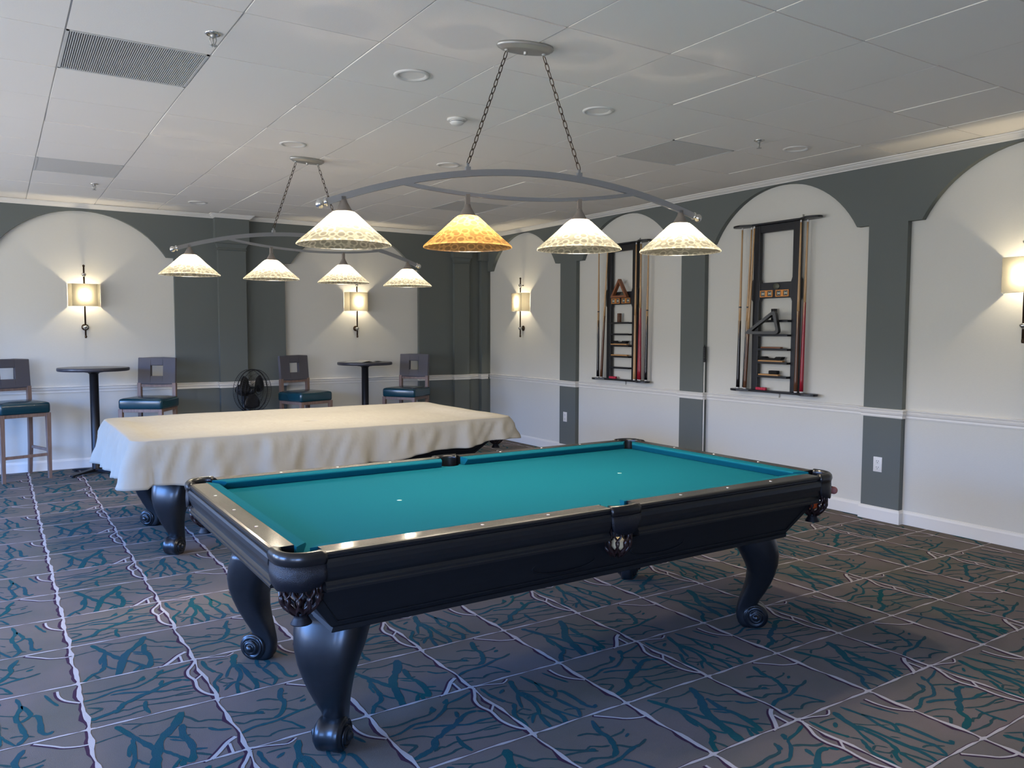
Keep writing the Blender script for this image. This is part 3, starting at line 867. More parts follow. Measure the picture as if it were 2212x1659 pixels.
def net(T, nx, ny, r0, zt, zb, n):
    mb = MB()
    def R(u):      # u 0 top .. 1 bottom
        return r0 * (1.0 + .04 * math.sin(PI * u)) if u < .62 else r0 * (1.0 - .62 * ((u - .62) / .38) ** 1.5)
    for s in (-1, 1):
        for k in range(n):
            pts = []
            for i in range(13):
                u = i / 12; a = 2 * PI * (k + .5 * (s > 0) * 0) / n + s * (PI / n) * 2.0 * u + s * .10 * math.sin(5 * PI * u)
                pts.append((nx + R(u) * math.cos(a), ny + R(u) * math.sin(a), zt + (zb - zt) * u))
            mb.tube(pts, .0078, 6, flat=(.32, 1.0))
    mb.lathe([(r0, zt + .004), (r0 + .003, zt), (r0, zt - .006)], 24, (nx, ny, 0))
    obj('pocket_net', mb, M['net'], T)
RINGS = [(.50, -.105, .095, .250), (.47, -.10, .108, .252), (.43, -.088, .122, .245), (.38, -.058, .131, .230), (.33, -.032, .129, .202), (.28, -.015, .117, .170), (.23, -.020, .098, .142),
         (.18, -.034, .073, .112), (.14, -.048, .049, .090), (.105, -.058, .034, .074), (.075, -.064, .024, .068), (.045, -.062, .022, .070), (.02, -.055, .026, .072), (.0, -.038, .030, .070)]
def leg(T, x, y, ang):
    Mx = Matrix.Translation((x, y, 0)) @ Matrix.Rotation(ang_fix(ang), 4, 'Z')
    mb = MB(); rings = []
    for z, s0, s1, w in RINGS:
        c, h = (s0 + s1) / 2, (s1 - s0) / 2
        ring = []
        for k in range(28):
            a = 2 * PI * k / 28
            ca, sa = math.cos(a), math.sin(a)
            e = 0.62
            ring.append((c + h * math.copysign(abs(ca) ** e, ca), w / 2 * math.copysign(abs(sa) ** e, sa), z))
        rings.append(ring)
    rings.reverse()
    mb.loft(rings, 0, True, True, Mx)
    L = obj('leg', mb, M['wood'], T)
    mb = MB()
    ry = Matrix.Rotation(PI / 2, 4, 'X')
    Ms = Mx @ Matrix.Translation((.028, 0, .0605)) @ ry
    mb.lathe([(.0, -.045), (.054, -.045), (.0595, -.038), (.060, -.02), (.057, -.012), (.057, .012), (.060, .02), (.0595, .038), (.054, .045), (.0, .045)], 32, mat=0, M=Ms)
    for s in (-1, 1):
        mb.lathe([(.052, s * .043), (.048, s * .050), (.038, s * .052), (.036, s * .048), (.032, s * .050), (.030, s * .060), (.020, s * .063), (.018, s * .060), (.016, s * .070), (.008, s * .076), (.0, s * .077)], 24, M=Ms)
        sp = [((.05 - .032 * k / 26) * math.cos(2.2 + k * .36), (.05 - .032 * k / 26) * math.sin(2.2 + k * .36), s * (.050 + .010 * k / 26)) for k in range(27)]
        mb.tube(sp, .004, 6, M=Ms)
    fix_normals(obj('foot_scroll', mb, M['wood'], L))
def ang_fix(a):
    # the legs splay at 45 degrees
    return round((a - PI / 4) / (PI / 2)) * PI / 2 + PI / 4 if True else a

T1 = make_table((2.025, 3.060), 'uncovered pool table with blue-green cloth and black carved legs', 'pool tables')
T2 = dup(T1, (2.02, 5.955, 0), 0, 'black pool table hidden under a beige canvas cover, scroll feet showing', 'pool tables')

# balls in the pockets
def ball(loc, m, lb):
    mb = MB(); mb.sphere((0, 0, 0), .0286, 24, 16)
    o = obj('billiard_ball', mb, M[m]); o.location = loc
    tag(o, lb, 'billiard ball', 'balls held in the pocket nets')
cxr, cyr = 2.025 + TL - .080, 3.060 - TW + .080
ball((cxr - .006, cyr - .004, .690), 'red_ball', 'bright red ball, topmost in the near right corner pocket net')
ball((cxr - .020, cyr - .010, .636), 'orange_ball', 'orange ball under the red one in the near right corner pocket')
ball((cxr + .026, cyr + .014, .626), 'cream_ball', 'pale tan ball beside the orange one in the near right corner pocket')
ball((2.025 + .004, 3.060 - TW + .046, .622), 'cream_ball', 'pale ball hanging in the middle pocket net of the near side')
ball((2.025 - TL + .080, 3.060 + TW - .080, .632), 'cream_ball', 'cream ball in the far left corner pocket below the left rail')

# a long stick stored beside the end of the table, its butt poking past the corner
t = thing('bridge_stick', 'dark stick with pinkish rounded butt end beside the right end of the uncovered pool table', 'cue stick', (2.025 + TL + .034, 2.352, .688))
Mq = Matrix.Rotation(-PI / 2, 4, 'X')
mb = MB(); mb.lathe([(.0185, .012), (.0175, .3), (.012, 1.0), (.009, 1.25)], 16, M=Mq, caps=True); obj('shaft', mb, M['butt_black'], t)
mb = MB(); mb.sphere((0, 0.008, 0), .0185, 16, 10, sc=(1, 1.0, 1)); obj('butt_cap', mb, M['pink'], t)
t.rotation_euler = (.012, 0, -.004)

# ------------------------------------------------------------------ canvas cover
CVX, CVY = 2.02, 5.955
def cover():
    hx, hy, rr, N = TL + .020, TW + .020, .10, 420
    # perimeter by arc length, starting at the near left corner going right
    per = []
    segs = [('l', (-hx + rr, -hy), (hx - rr, -hy)), ('a', (hx - rr, -hy + rr), -PI / 2), ('l', (hx, -hy + rr), (hx, hy - rr)), ('a', (hx - rr, hy - rr), 0),
            ('l', (hx - rr, hy), (-hx + rr, hy)), ('a', (-hx + rr, hy - rr), PI / 2), ('l', (-hx, hy - rr), (-hx, -hy + rr)), ('a', (-hx + rr, -hy + rr), PI)]
    lens = [(Vector(s[1]) - Vector(s[2])).length if s[0] == 'l' else rr * PI / 2 for s in segs]
    tot = sum(lens)
    for k in range(N):
        d = tot * k / N; i = 0
        while d > lens[i]: d -= lens[i]; i += 1
        s = segs[i]
        if s[0] == 'l':
            a, b = Vector(s[1]), Vector(s[2]); p = a + (b - a) * (d / lens[i]); t = (b - a).normalized(); n = Vector((t.y, -t.x))
        else:
            an = s[2] + d / rr; n = Vector((math.cos(an), math.sin(an))); p = Vector(s[1]) + n * rr
        per.append((p, n, tot * k / N, i))
    r = random.Random(5)
    ph = [r.uniform(0, 2 * PI) for _ in range(12)]
    def fold(s, d):      # d 0..1 down the drop
        f = .42 * math.sin(2 * PI * s / .47 + ph[0]) + .34 * math.sin(2 * PI * s / .29 + ph[1] + .7 * math.sin(2 * PI * s / 1.3)) + .22 * math.sin(2 * PI * s / .163 + ph[2] + 1.2 * d)
        return f
    vs, fs = [], []
    rows = []
    def z_top(x, y):
        e = min(hx - abs(x), hy - abs(y))
        t = max(0.0, min(1.0, (e - .07) / .16)); t = t * t * (3 - 2 * t)
        return HT + .012 - .026 * t + .0015 * math.sin(9 * x + 2) * math.sin(11 * y) + .002 * math.sin(3.1 * x + 4 * y)
    for f in (0.003, .05, .12, .25, .4, .55, .68, .78, .85, .90, .94, .97, .99, 1.0):
        row = []
        for p, n, s, i in per:
            q = p * f
            row.append((q.x, q.y, z_top(q.x, q.y)))
        rows.append(row)
    def hem(p, i):
        x = p.x + CVX; y = p.y
        if i in (0,): return .505 if x < 1.4 else .505 + (.640 - .505) * ((x - 1.4) / 1.9) ** 1.6
        if i in (1, 2, 3): return .615
        if i == 4: return .56
        t = 0.0
        if i == 6: t = 1.0 - (p.y + hy) / (2 * hy)
        return .530 - .06 * (1 - t) if i == 6 else (.53 if i == 7 else .47)
    drops = (.006, .02, .05, .1, .18, .28, .4, .52, .64, .76, .88, .95, 1.0)
    hems = [hem(p, i) for p, n, s, i in per]
    hs = [sum(hems[(k + j) % N] for j in range(-9, 10)) / 19 for k in range(N)]
    for d in drops:
        row = []
        for k, (p, n, s, i) in enumerate(per):
            h = hs[k] + .010 * math.sin(2 * PI * s / .61 + 1)
            top = HT + .010
            corner = 0.0
            for cx, cy in ((-hx, -hy), (-hx, hy), (hx, -hy), (hx, hy)):
                dd = (p - Vector((cx, cy))).length
                corner = max(corner, math.exp(-(dd / .16) ** 2))
            amp = (.012 + .030 * d) * min(1, d * 5)
            out = .004 + .012 * min(1, d * 8) + .022 * d + amp * fold(s, d)
            cfold = corner * d * (.030 + .030 * math.sin(2 * PI * s / .17 + ph[5]))
            out += cfold
            if i == 6: out += .015 * d * max(0, (p.y + .1) / hy)      # the end hangs away from the table at the far corner
            out = max(out, .006 + .004 * d)
            wr = (.0035 * math.sin(s * 71 + d * 9) * math.sin(d * 13 + s * 17) + .006 * math.sin(2 * PI * s / .113 + 3 * d + 1.5 * math.sin(2 * PI * s / .8)) * math.sin(PI * min(1, d * 1.3)) + .009 * abs(math.sin(s * 23 + 4 * d + 2 * math.sin(s * 5)))) * min(1, d * 4)
            z = top - (top - h) * d
            q = p + n * (out + wr)
            row.append((q.x, q.y, z))
        rows.append(row)
    # little hem fold
    rows.append([(x - n.x * .003, y - n.y * .003, z) for (x, y, z), (p, n, s, i) in zip(rows[-1], per)])
    mb = MB(); mb.loft(rows, 0, True, False)
    mb.add(rows[0], [tuple(range(N))], 0, False)
    o = obj('table_cover', mb, M['cover'])
    fix_normals(o)
    sm = o.modifiers.new('solid', 'SOLIDIFY'); sm.thickness = .0012; sm.offset = 1
    o.location = (CVX, CVY, 0)
    tag(o, 'beige canvas cover draped over the farther pool table', 'table cover')
cover()

# ================================================================== pendant billiard lights
def pendant(loc, rz, tilt, label, sp, peach, half, sag_half):
    P0 = thing('billiard_pendant_light', label, 'pendant light', (loc[0], loc[1], CEIL), rz, 'billiard pendant lights')
    Z0 = CEIL
    def z_up(s): return 2.192 - .168 * (s / half) ** 2 + tilt * s - Z0
    def z_lo(s): return 2.072 + .052 * (s / sag_half) ** 2 + tilt * s - Z0
    mb = MB()
    def oval(rx, ry, z): return [(rx * math.cos(2 * PI * k / 40), ry * math.sin(2 * PI * k / 40), z) for k in range(40)]
    mb.loft([oval(.138, .064, -.0005), oval(.140, .066, -.010), oval(.134, .060, -.018), oval(.126, .054, -.020), oval(.122, .050, -.026), oval(.108, .040, -.030)], 0, True, True)
    mb.lathe([(.009, -.028), (.009, -.040), (.006, -.044), (.001, -.045)], 14)
    for s in (-1, 1): mb.lathe([(.012, -.028), (.010, -.034), (.004, -.040)], 12, (s * .092, 0, 0), caps=True)
    fix_normals(obj('canopy', mb, M['steel'], P0))
    for s in (-1, 1):
        a = Vector((s * .092, 0, -.040)); b = Vector((s * .278, 0, z_up(s * .278) + .045))
        L = (b - a).length; n = int(L / .0325); mb = MB()
        d = (b - a).normalized(); side = Vector((0, 1, 0)); nrm = d.cross(side)
        for k in range(n):
            c = a + d * (L * (k + .5) / n)
            u = side if k % 2 else nrm
            if k % 2 == 0: u = (side * .5 + nrm * .87).normalized()
            else: u = (side * .87 - nrm * .5).normalized()
            pts = []
            for j in range(14):
                an = 2 * PI * j / 14
                pts.append(c + d * (.0205 * math.copysign(abs(math.sin(an)) ** .8, math.sin(an))) + u * (.0085 * math.cos(an)))
            mb.tube([tuple(q) for q in pts], .0021, 6, closed=True)
        obj('chain', mb, M['bronze'], P0)
    mb = MB()
    rings = []
    n = 48
    for k in range(n + 1):
        s = -half + 2 * half * k / n
        ds = -2 * .168 * s / half ** 2 + tilt
        t = Vector((1, 0, ds)).normalized(); nn = Vector((-t.z, 0, t.x)); c = Vector((s, 0, z_up(s)))
        rings.append([tuple(c + nn * (.014 * a) + Vector((0, .009 * b, 0))) for a, b in ((-1, -1), (-1, 1), (1, 1), (1, -1))])
    mb.loft(rings, 0, False, True)
    for s in (-1, 1):
        mb.box(s * .278 - .011, s * .278 + .011, -.011, .011, z_up(s * .278) - .002, z_up(s * .278) + .030)
        mb.box(s * .278 - .005, s * .278 + .005, -.005, .005, z_up(s * .278) + .030, z_up(s * .278) + .046)
    fix_normals(obj('upper_arc', mb, M['silver'], P0))
    mb = MB(); rings = []
    for k in range(n + 1):
        s = -sag_half + 2 * sag_half * k / n
        t = Vector((1, 0, 2 * .052 * s / sag_half ** 2 + tilt)).normalized(); nn = Vector((-t.z, 0, t.x)); c = Vector((s, 0, z_lo(s)))
        rings.append([tuple(c + nn * (.008 * a) + Vector((0, .008 * b, 0))) for a, b in ((-1, -1), (-1, 1), (1, 1), (1, -1))])
    mb.loft(rings, 0, False, True); fix_normals(obj('lower_arc', mb, M['silver'], P0))
    for s in (-1, 1):
        e = Vector((s * half, 0, z_up(s * half))); t = Vector((s, 0, -2 * .168 / half + s * tilt)).normalized()
        q = t.to_track_quat('Z', 'Y').to_matrix().to_4x4()
        mb = MB()
        mb.lathe([(.001, -.004), (.019, -.004), (.020, .002), (.013, .006), (.012, .012), (.018, .016), (.021, .026), (.018, .036), (.010, .043), (.001, .045)], 20, M=Matrix.Translation(e) @ q)
        fix_normals(obj('end_finial', mb, M['chrome'], P0))
    for i, s in enumerate((-1.5 * sp, -.5 * sp, .5 * sp, 1.5 * sp)):
        rim = 1.848 + tilt * s - Z0 - .002
        top = z_up(s) if i in (0, 3) else z_lo(s)
        mb = MB()
        mb.box(s - .010, s + .010, -.009, .009, rim + .186, top)
        mb.lathe([(.001, .192), (.013, .191), (.016, .180), (.030, .155), (.042, .134), (.043, .130), (.036, .130)], 28, (s, 0, rim))
        cp = fix_normals(obj('lamp_cap', mb, M['cap'], P0))
        mb = MB()
        pr = [(.046, .139), (.062, .127), (.090, .101), (.120, .073), (.150, .047), (.180, .022), (.197, .007), (.203, .000), (.203, -.004), (.199, -.004)]
        pi = [(r - .004, z - .001) for r, z in pr[:-2]]
        mb.lathe(pr, 64, (s, 0, rim))
        sh = fix_normals(obj('lamp_shade', mb, M['glass_orange'] if i == peach else M['glass'], P0))
        if i == peach: sh['label'] = 'peach tinted patterned glass shade'
        mb = MB(); mb.sphere((s, 0, rim + .062), .024, 18, 12); mb.lathe([(.014, .085), (.016, .13)], 14, (s, 0, rim))
        obj('bulb', mb, M['bulb'], cp)
        pl = point('pendant_bulb_light', (s, 0, rim + .060), PENDANT_W, WARM, .034, P0)
    return P0
pendant((2.100, 3.133), math.radians(-13.1), .018, 'four-shade billiard light over the uncovered table, one shade peach', .559, 1, .915, .600)
pendant((2.054, 6.072), math.radians(6.6), -.005, 'four-shade billiard light hanging over the covered table', .598, -1, .985, .660)

# ================================================================== wall sconces
def sconce_build():
    S = thing('wall_sconce', '', 'wall lamp', (0, 0, 0), 0, 'wall sconces')
    hz = .117
    mb = MB()
    o = [(-.150, -.003), (-.120, -.110), (0, -.116), (.120, -.110), (.150, -.003)]
    n = 5; vs = [(x, y, -hz) for x, y in o] + [(x, y, hz) for x, y in o]; fs = [(k, k + 1, n + k + 1, n + k) for k in range(4)]
    mb.add(vs, fs); obj('lamp_shade', mb, M['shade'], S)
    mb = MB()
    for z in (-hz, hz): mb.tube([(x, y, z) for x, y in o], .0016, 5)
    obj('shade_trim', mb, M['trim'], S)
    mb = MB(); mb.tube([(0, -.050, -.42), (0, -.050, .30)], .0085, 12)
    mb.sphere((0, -.050, .305), .013, 12, 8)
    mb.tube([(0, -.050, -.42), (.002, -.050, -.435), (0, -.050, -.45)], [.0085, .012, .0085], 12)
    for z in (.215, -.335): mb.tube([(0, -.05, z), (0, -.0005, z)], .006, 8)
    mb.lathe([(.035, 0), (.035, .006), (.012, .010)], 20, M=Matrix.Translation((0, -.0005, -.335)) @ Matrix.Rotation(PI / 2, 4, 'X'))
    obj('rod', mb, M['bronze'], S)
    mb = MB()
    mb.lathe([(.002, -.026), (.012, -.020), (.024, -.004), (.026, .006), (.016, .015), (.010, .018)], 20, (0, -.050, .215), caps=True)
    obj('knob', mb, M['chrome'], S)
    mb = MB(); mb.lathe([(.002, -.026), (.012, -.020), (.024, -.004), (.026, .006), (.016, .015), (.010, .018)], 20, (0, -.050, -.335), caps=True); obj('knob', mb, M['chrome'], S)
    mb = MB(); mb.sphere((0, -.056, .0), .011, 16, 10); obj('bulb', mb, M['bulb'], S)
    return S
SCN = [((0.797, YB, 1.828), 0, 'wall sconce with square cream shade in the leftmost arch'),
       ((3.822, YB, 1.828), 0, 'wall sconce above the bar table with papers'),
       ((XR, 8.60, 1.836), -PI / 2, 'wall sconce in the arch just right of the far corner'),
       ((XR, 2.585, 1.836), -PI / 2, 'wall sconce cut off by the right edge of the photo')]
s0 = sconce_build()
for k, (loc, rz, lb) in enumerate(SCN):
    if k == 0:
        s0.location = loc; s0.rotation_euler = (0, 0, rz); s0['label'] = lb
    else: dup(s0, loc, rz, lb, 'wall sconces')
    out = Vector((0, -.056, .0)); out.rotate(Matrix.Rotation(rz, 3, 'Z'))
    point('sconce_light', Vector(loc) + out, SCONCE_W, (1.0, .85, .60), .014)

# ================================================================== cue racks
RR = -PI / 2
def world_r(yc, lx, ly, z): return (XR + ly, yc - lx, z)
def rack_build(yc, label):
    T = thing('cue_rack', label, 'cue rack', (XR, yc, .925), RR, 'wall cue racks')
    Z = -.925
    def board(z0, z1):
        pts = []
        for k in range(13):
            a = PI / 2 + PI * k / 12; pts.append((-.345 + .112 * math.cos(a), -.072 + .066 * math.sin(a)))
        pts += [(-.25, -.085), (.25, -.085)]
        for k in range(13):
            a = -PI / 2 + PI * k / 12; pts.append((.345 + .112 * math.cos(a), -.072 + .066 * math.sin(a)))
        mb = MB(); mb.prism(pts, z0 + Z, z1 + Z); return mb
    fix_normals(obj('bottom_board', board(.925, .944), M['rack'], T, bevel=.003))
    fix_normals(obj('top_board', board(2.392, 2.409), M['rack'], T, bevel=.003))
    for s in (-1, 1):
        pts = [(s * .175, .944), (s * .240, .944), (s * .240, 1.725), (s * .255, 1.745), (s * .255, 1.905), (s * .240, 1.925), (s * .240, 2.392), (s * .175, 2.392), (s * .175, 1.925), (s * .162, 1.888), (s * .162, 1.75), (s * .175, 1.72)]
        mb = MB(); mb.prism([(a, b + Z) for a, b in pts], -.062, -.022, 'y'); fix_normals(obj('upright', mb, M['rack'], T, bevel=.003))
    mb = MB(); mb.box(-.175, .175, -.058, -.024, 2.325 + Z, 2.392 + Z); obj('top_rail', mb, M['rack'], T, bevel=.003)
    mb = MB(); mb.box(-.1615, .1615, -.058, -.024, 1.752 + Z, 1.888 + Z); obj('scoring_panel', mb, M['rack'], T, bevel=.003)
    for z in (1.559, 1.436, 1.313, 1.196, 1.075):
        mb = MB(); mb.box(-.174, .174, -.105, -.008, z - .016 + Z, z + Z); mb.box(-.174, .174, -.108, -.105, z - .016 + Z, z + .003 + Z); obj('shelf', mb, M['rack'], T)
    for s, cx in ((-1, -.094), (1, .074)):
        mb = MB(); w, h = .068, .029; z = 1.792 + Z
        for (a, b, c, d) in ((cx - w, cx + w, z - h, z - h + .007), (cx - w, cx + w, z + h - .007, z + h), (cx - w, cx - w + .009, z - h + .007, z + h - .007), (cx + w - .009, cx + w, z - h + .007, z + h - .007), (cx - .013, cx + .013, z - h + .007, z + h - .007)):
            mb.box(a, b, -.064, -.058, c, d)
        mb.box(cx - w + .004, cx + w - .004, -.0595, -.0582, z - h + .004, z + h - .004, 1)
        for q in (-1, 1):
            u = cx + q * .036
            mb.add([(u - .015, -.061, z + .014), (u + .015, -.061, z + .014), (u + .015, -.061, z - .014), (u - .015, -.061, z - .014), (u, -.061, z + .004), (u, -.061, z - .004)], [(0, 3, 5, 4), (1, 4, 5, 2)], 2)
        fix_normals(obj('score_counter', mb, [M['brass'], M['ventd'], M['dial']], T))
    mb = MB(); mb.lathe([(.0001, .0), (.030, .0), (.034, -.003), (.030, -.006), (.0001, -.006)], 30, M=Matrix.Translation((.012, -.064, 1.853 + Z)) @ Matrix.Diagonal((1.05, 1, .82, 1)) @ Matrix.Rotation(PI / 2, 4, 'X')); fix_normals(obj('oval_badge', mb, M['plate'], T))
    mb = MB(); mb.tube([(.23, -.012, 2.44 + Z), (.23, -.012, 2.39 + Z)], .004, 8); mb.tube([(.03, -.012, .925 + Z), (.03, -.012, .885 + Z)], .004, 8); mb.sphere((.23, -.012, 2.44 + Z), .007, 8, 6); obj('mounting_screw', mb, M['steel'], T)
    return T
rk = rack_build(4.583, 'nearer wall cue rack, holding a black plastic triangle')
dup(rk, (XR, 6.608, .925), RR, 'farther wall cue rack, holding a brown wooden triangle', 'wall cue racks')
def cue(yc, xt, xb, y, butt, lb, ring=False, zt=2.388, split=.56):
    a = Vector((xb, y, .946)); b = Vector((xt, y + .0, zt)); L = (b - a).length
    t = thing('cue', lb, 'pool cue', world_r(yc, xb, y, .946), 0, 'cues in the wall racks')
    d = Vector((0, -(xt - xb), b.z - a.z)); q = d.to_track_quat('Z', 'Y').to_matrix().to_4x4()
    def rad(u): return .0165 - .0094 * min(1, u * 1.1)
    ring_u = (1.68 - .946) / L
    zs = split * L * .85
    mb = MB(); mb.lathe([(rad(0), .012)] + [(rad(k / 8 * zs / L), .012 + (zs - .012) * k / 8) for k in range(1, 9)], 14, M=q, caps=True); obj('butt', mb, M[butt], t)
    mb = MB(); mb.lathe([(rad(zs / L + (1 - zs / L) * k / 8), zs + .0005 + (L - .02 - zs) * k / 8) for k in range(9)], 14, M=q, caps=True)
    for k in range(4):      # pointed splices running from shaft down into the butt
        an = k * PI / 2 + .3; r0 = rad(zs / L * .9) + .0005
        vs = []
        for (da, z) in ((-.5, zs), (.5, zs), (0, zs * .74)):
            vs.append((r0 * math.cos(an + da) * 1.02, r0 * math.sin(an + da) * 1.02, z))
        mb.add(vs, [(0, 1, 2)], 0, False, q)
    if ring:
        mb.lathe([(rad(ring_u) + .0006, ring_u * L - .006), (rad(ring_u) + .0012, ring_u * L), (rad(ring_u) + .0006, ring_u * L + .006)], 14, M=q, mat=1)
    obj('shaft', mb, [M['maple'], M['butt_black']], t)
    mb = MB(); mb.lathe([(.011, 0), (.0145, .002), (.0148, .012)], 14, M=q, caps=True); obj('bumper', mb, M['bumper'], t)
    mb = MB(); mb.lathe([(.0071, L - .02), (.0068, L - .004), (.004, L)], 12, M=q, caps=True); obj('tip', mb, M['bumper'], t)
N2, N1 = 4.583, 6.608
cue(N2, -.345, -.362, -.095, 'butt_black', 'black-butted cue with a dark ring, outermost left in the nearer rack', True, split=.50)
cue(N2, -.270, -.322, -.060, 'butt_black', 'ringed black-butted cue crossing second from left in the nearer rack', True, split=.50)
cue(N2, -.210, -.282, -.095, 'butt_brown', 'cue with dark brown butt next to the left upright of the nearer rack', False, split=.44)
cue(N2, .275, .262, -.095, 'butt_brown', 'brown-butted cue next to the right upright of the nearer rack')
cue(N2, .322, .300, -.070, 'butt_red', 'cue with red butt on the right of the nearer rack', split=.62)
cue(N1, -.345, -.345, -.095, 'butt_black', 'black-butted ringed cue, outermost left in the farther rack', True, split=.52)
cue(N1, -.205, -.300, -.085, 'butt_brown', 'leaning cue with brown butt beside the left upright of the farther rack')
cue(N1, .275, .268, -.100, 'maple', 'all-pale maple cue next to the right upright of the farther rack')
cue(N1, .325, .305, -.075, 'butt_red', 'red-butted cue, left one of the red pair in the farther rack', split=.62)
cue(N1, .345, .352, -.100, 'butt_red', 'red-butted cue, right one of the red pair in the farther rack', split=.62)
cue(N1, .430, .412, -.070, 'butt_black', 'black-butted ringed cue, outermost right in the farther rack', True, split=.55)

def tri_frame(pts, r_in, w, d, mb, M_):
    """rounded triangular frame: outline pts in (x,z), bar width w, depth d"""
    P = [Vector(p) for p in pts]; c = (P[0] + P[1] + P[2]) / 3
    def inset(P, w):
        out = []
        for k in range(3):
            a, b, e = P[k - 1], P[k], P[(k + 1) % 3]
            d0 = (a - b).normalized(); d1 = (e - b).normalized()
            bis = (d0 + d1).normalized(); sn = math.sin(d0.angle(d1) / 2)
            out.append(b + bis * (w / sn))
        return out
    def rounded(P, r):
        out = []
        for k in range(3):
            a, b, e = P[k - 1], P[k], P[(k + 1) % 3]
            d0 = (a - b).normalized(); d1 = (e - b).normalized()
            for j in range(7):
                t = j / 6
                out.append((b + d0 * r) * (1 - t) ** 2 + b * 2 * t * (1 - t) + (b + d1 * r) * t ** 2)
        return out
    outer, inner = rounded(P, r_in), rounded(inset(P, w), r_in * .5)
    rings = [[(o.x, 0, o.y), (i.x, 0, i.y), (i.x, -d, i.y), (o.x, -d, o.y)] for o, i in zip(outer, inner)]
    rings.append(rings[0])
    mb.loft(rings, 0, False, False, M=M_)
t = thing('racking_triangle', 'black plastic ball triangle on a shelf of the nearer cue rack', 'ball rack', world_r(N2, .115, -.1095, 1.4395), RR + .22, None)
mb = MB(); tri_frame([(-.335, .0), (.0, .0), (-.045, .212)], .045, .024, .048, mb, Matrix.Identity(4)); fix_normals(obj('frame', mb, M['blackp'], t))
t = thing('racking_triangle', 'brown wooden ball triangle in front of the farther cue rack', 'ball rack', world_r(N1, 0, -.066, 1.826), RR, None)
mb = MB(); tri_frame([(-.135, .0), (.135, .0), (.0, .205)], .014, .022, .040, mb, Matrix.Identity(4)); fix_normals(obj('frame', mb, M['triw'], t))
def item(name, lb, cat, yc, lx, ly, z, mb, m, grp=None):
    o = obj(name, mb, m); o.location = world_r(yc, lx, ly, z); o.rotation_euler = (0, 0, RR); tag(o, lb, cat, grp); return o
def block(h=.10, w=.018): 
    mb = MB(); mb.bbox(-w, w, -.018, .018, 0, h, .003); return mb
item('chalk_holder', 'tall dark block on the top shelf of the nearer rack, behind the triangle', 'box', N2, -.018, -.045, 1.5598, block(.10, .02), M['butt_black'])
item('chalk_holder', 'tall dark brown block on the top shelf of the farther rack', 'box', N1, -.035, -.055, 1.5598, block(.098, .017), M['butt_brown'])
def brush(lb, yc, cx, z, hw, m='tan', bris=None, grp='table brushes on the rack shelves'):
    t = thing('table_brush', lb, 'brush', world_r(yc, cx, -.058, z + .0008), RR, grp)
    mb = MB(); pts = [(-hw, -.022), (-hw * .6, -.026), (hw * .6, -.026), (hw, -.018), (hw, .018), (hw * .6, .024), (-hw * .6, .024), (-hw, .02)]
    mb.prism(pts, 0, .014); fix_normals(obj('handle', mb, M[m], t, bevel=.003))
    if bris == 'long':
        mb = MB(); mb.prism([(-hw, .045), (-hw + .01, .018), (hw - .02, .018), (hw, .045), (hw * .5, .046), (hw * .35, .032), (-hw * .3, .032), (-hw * .45, .046)], -.022, .022, 'y')
        fix_normals(obj('bristles', mb, M['bristle'], t))
    elif bris == 'small':
        mb = MB(); mb.bbox(hw - .10, hw - .01, -.02, .02, .015, .046, .006); obj('bristles', mb, M['bristle'], t)
brush('flat tan brush alone on the third shelf down of the nearer rack', N2, -.025, 1.313, .105, 'triw')
brush('tan brush with long black bristles on the fourth shelf down, nearer rack', N2, -.026, 1.196, .130, 'tan', 'long')
brush('tan brush with a small black piece on top, fifth shelf down, nearer rack', N2, -.045, 1.075, .105, 'tan', 'small')
brush('tan brush with long black bristles on the third shelf down, farther rack', N1, -.020, 1.313, .130, 'tan', 'long')
brush('flat tan brush on the fourth shelf down of the farther rack', N1, -.012, 1.196, .130, 'tan')
def chalk():
    mb = MB()
    for k in range(4): mb.bbox(-.054 + k * .027, -.0275 + k * .027, -.013, .013, 0, .024, .002)
    return mb
item('chalk_box', 'small red chalk box on the bottom board of the nearer rack', 'chalk', N2, -.125, -.062, .9448, chalk(), M['redbox'])
item('chalk_box', 'small red chalk box on the bottom board of the farther rack', 'chalk', N1, -.125, -.062, .9448, chalk(), M['redbox'])

# pole leaning at the middle pilaster
t = thing('pole', 'thin white pole with black ribbed grip, upright beside the middle pilaster', 'pole', (5.700, 5.402, 0))
mb = MB(); mb.tube([(0, 0, 0.0), (.004, .003, 1.17)], .006, 10); obj('shaft', mb, M['white'], t)
mb = MB(); mb.lathe([(.006, 1.168), (.0135, 1.170)] + sum([[(.0145, 1.175 + .023 * k), (.0145, 1.193 + .023 * k), (.0125, 1.1955 + .023 * k)] for k in range(6)], []) + [(.012, 1.315), (.004, 1.318), (.003, 1.335)], 14, (.004, .003, 0), caps=True); obj('grip', mb, M['blackp'], t)

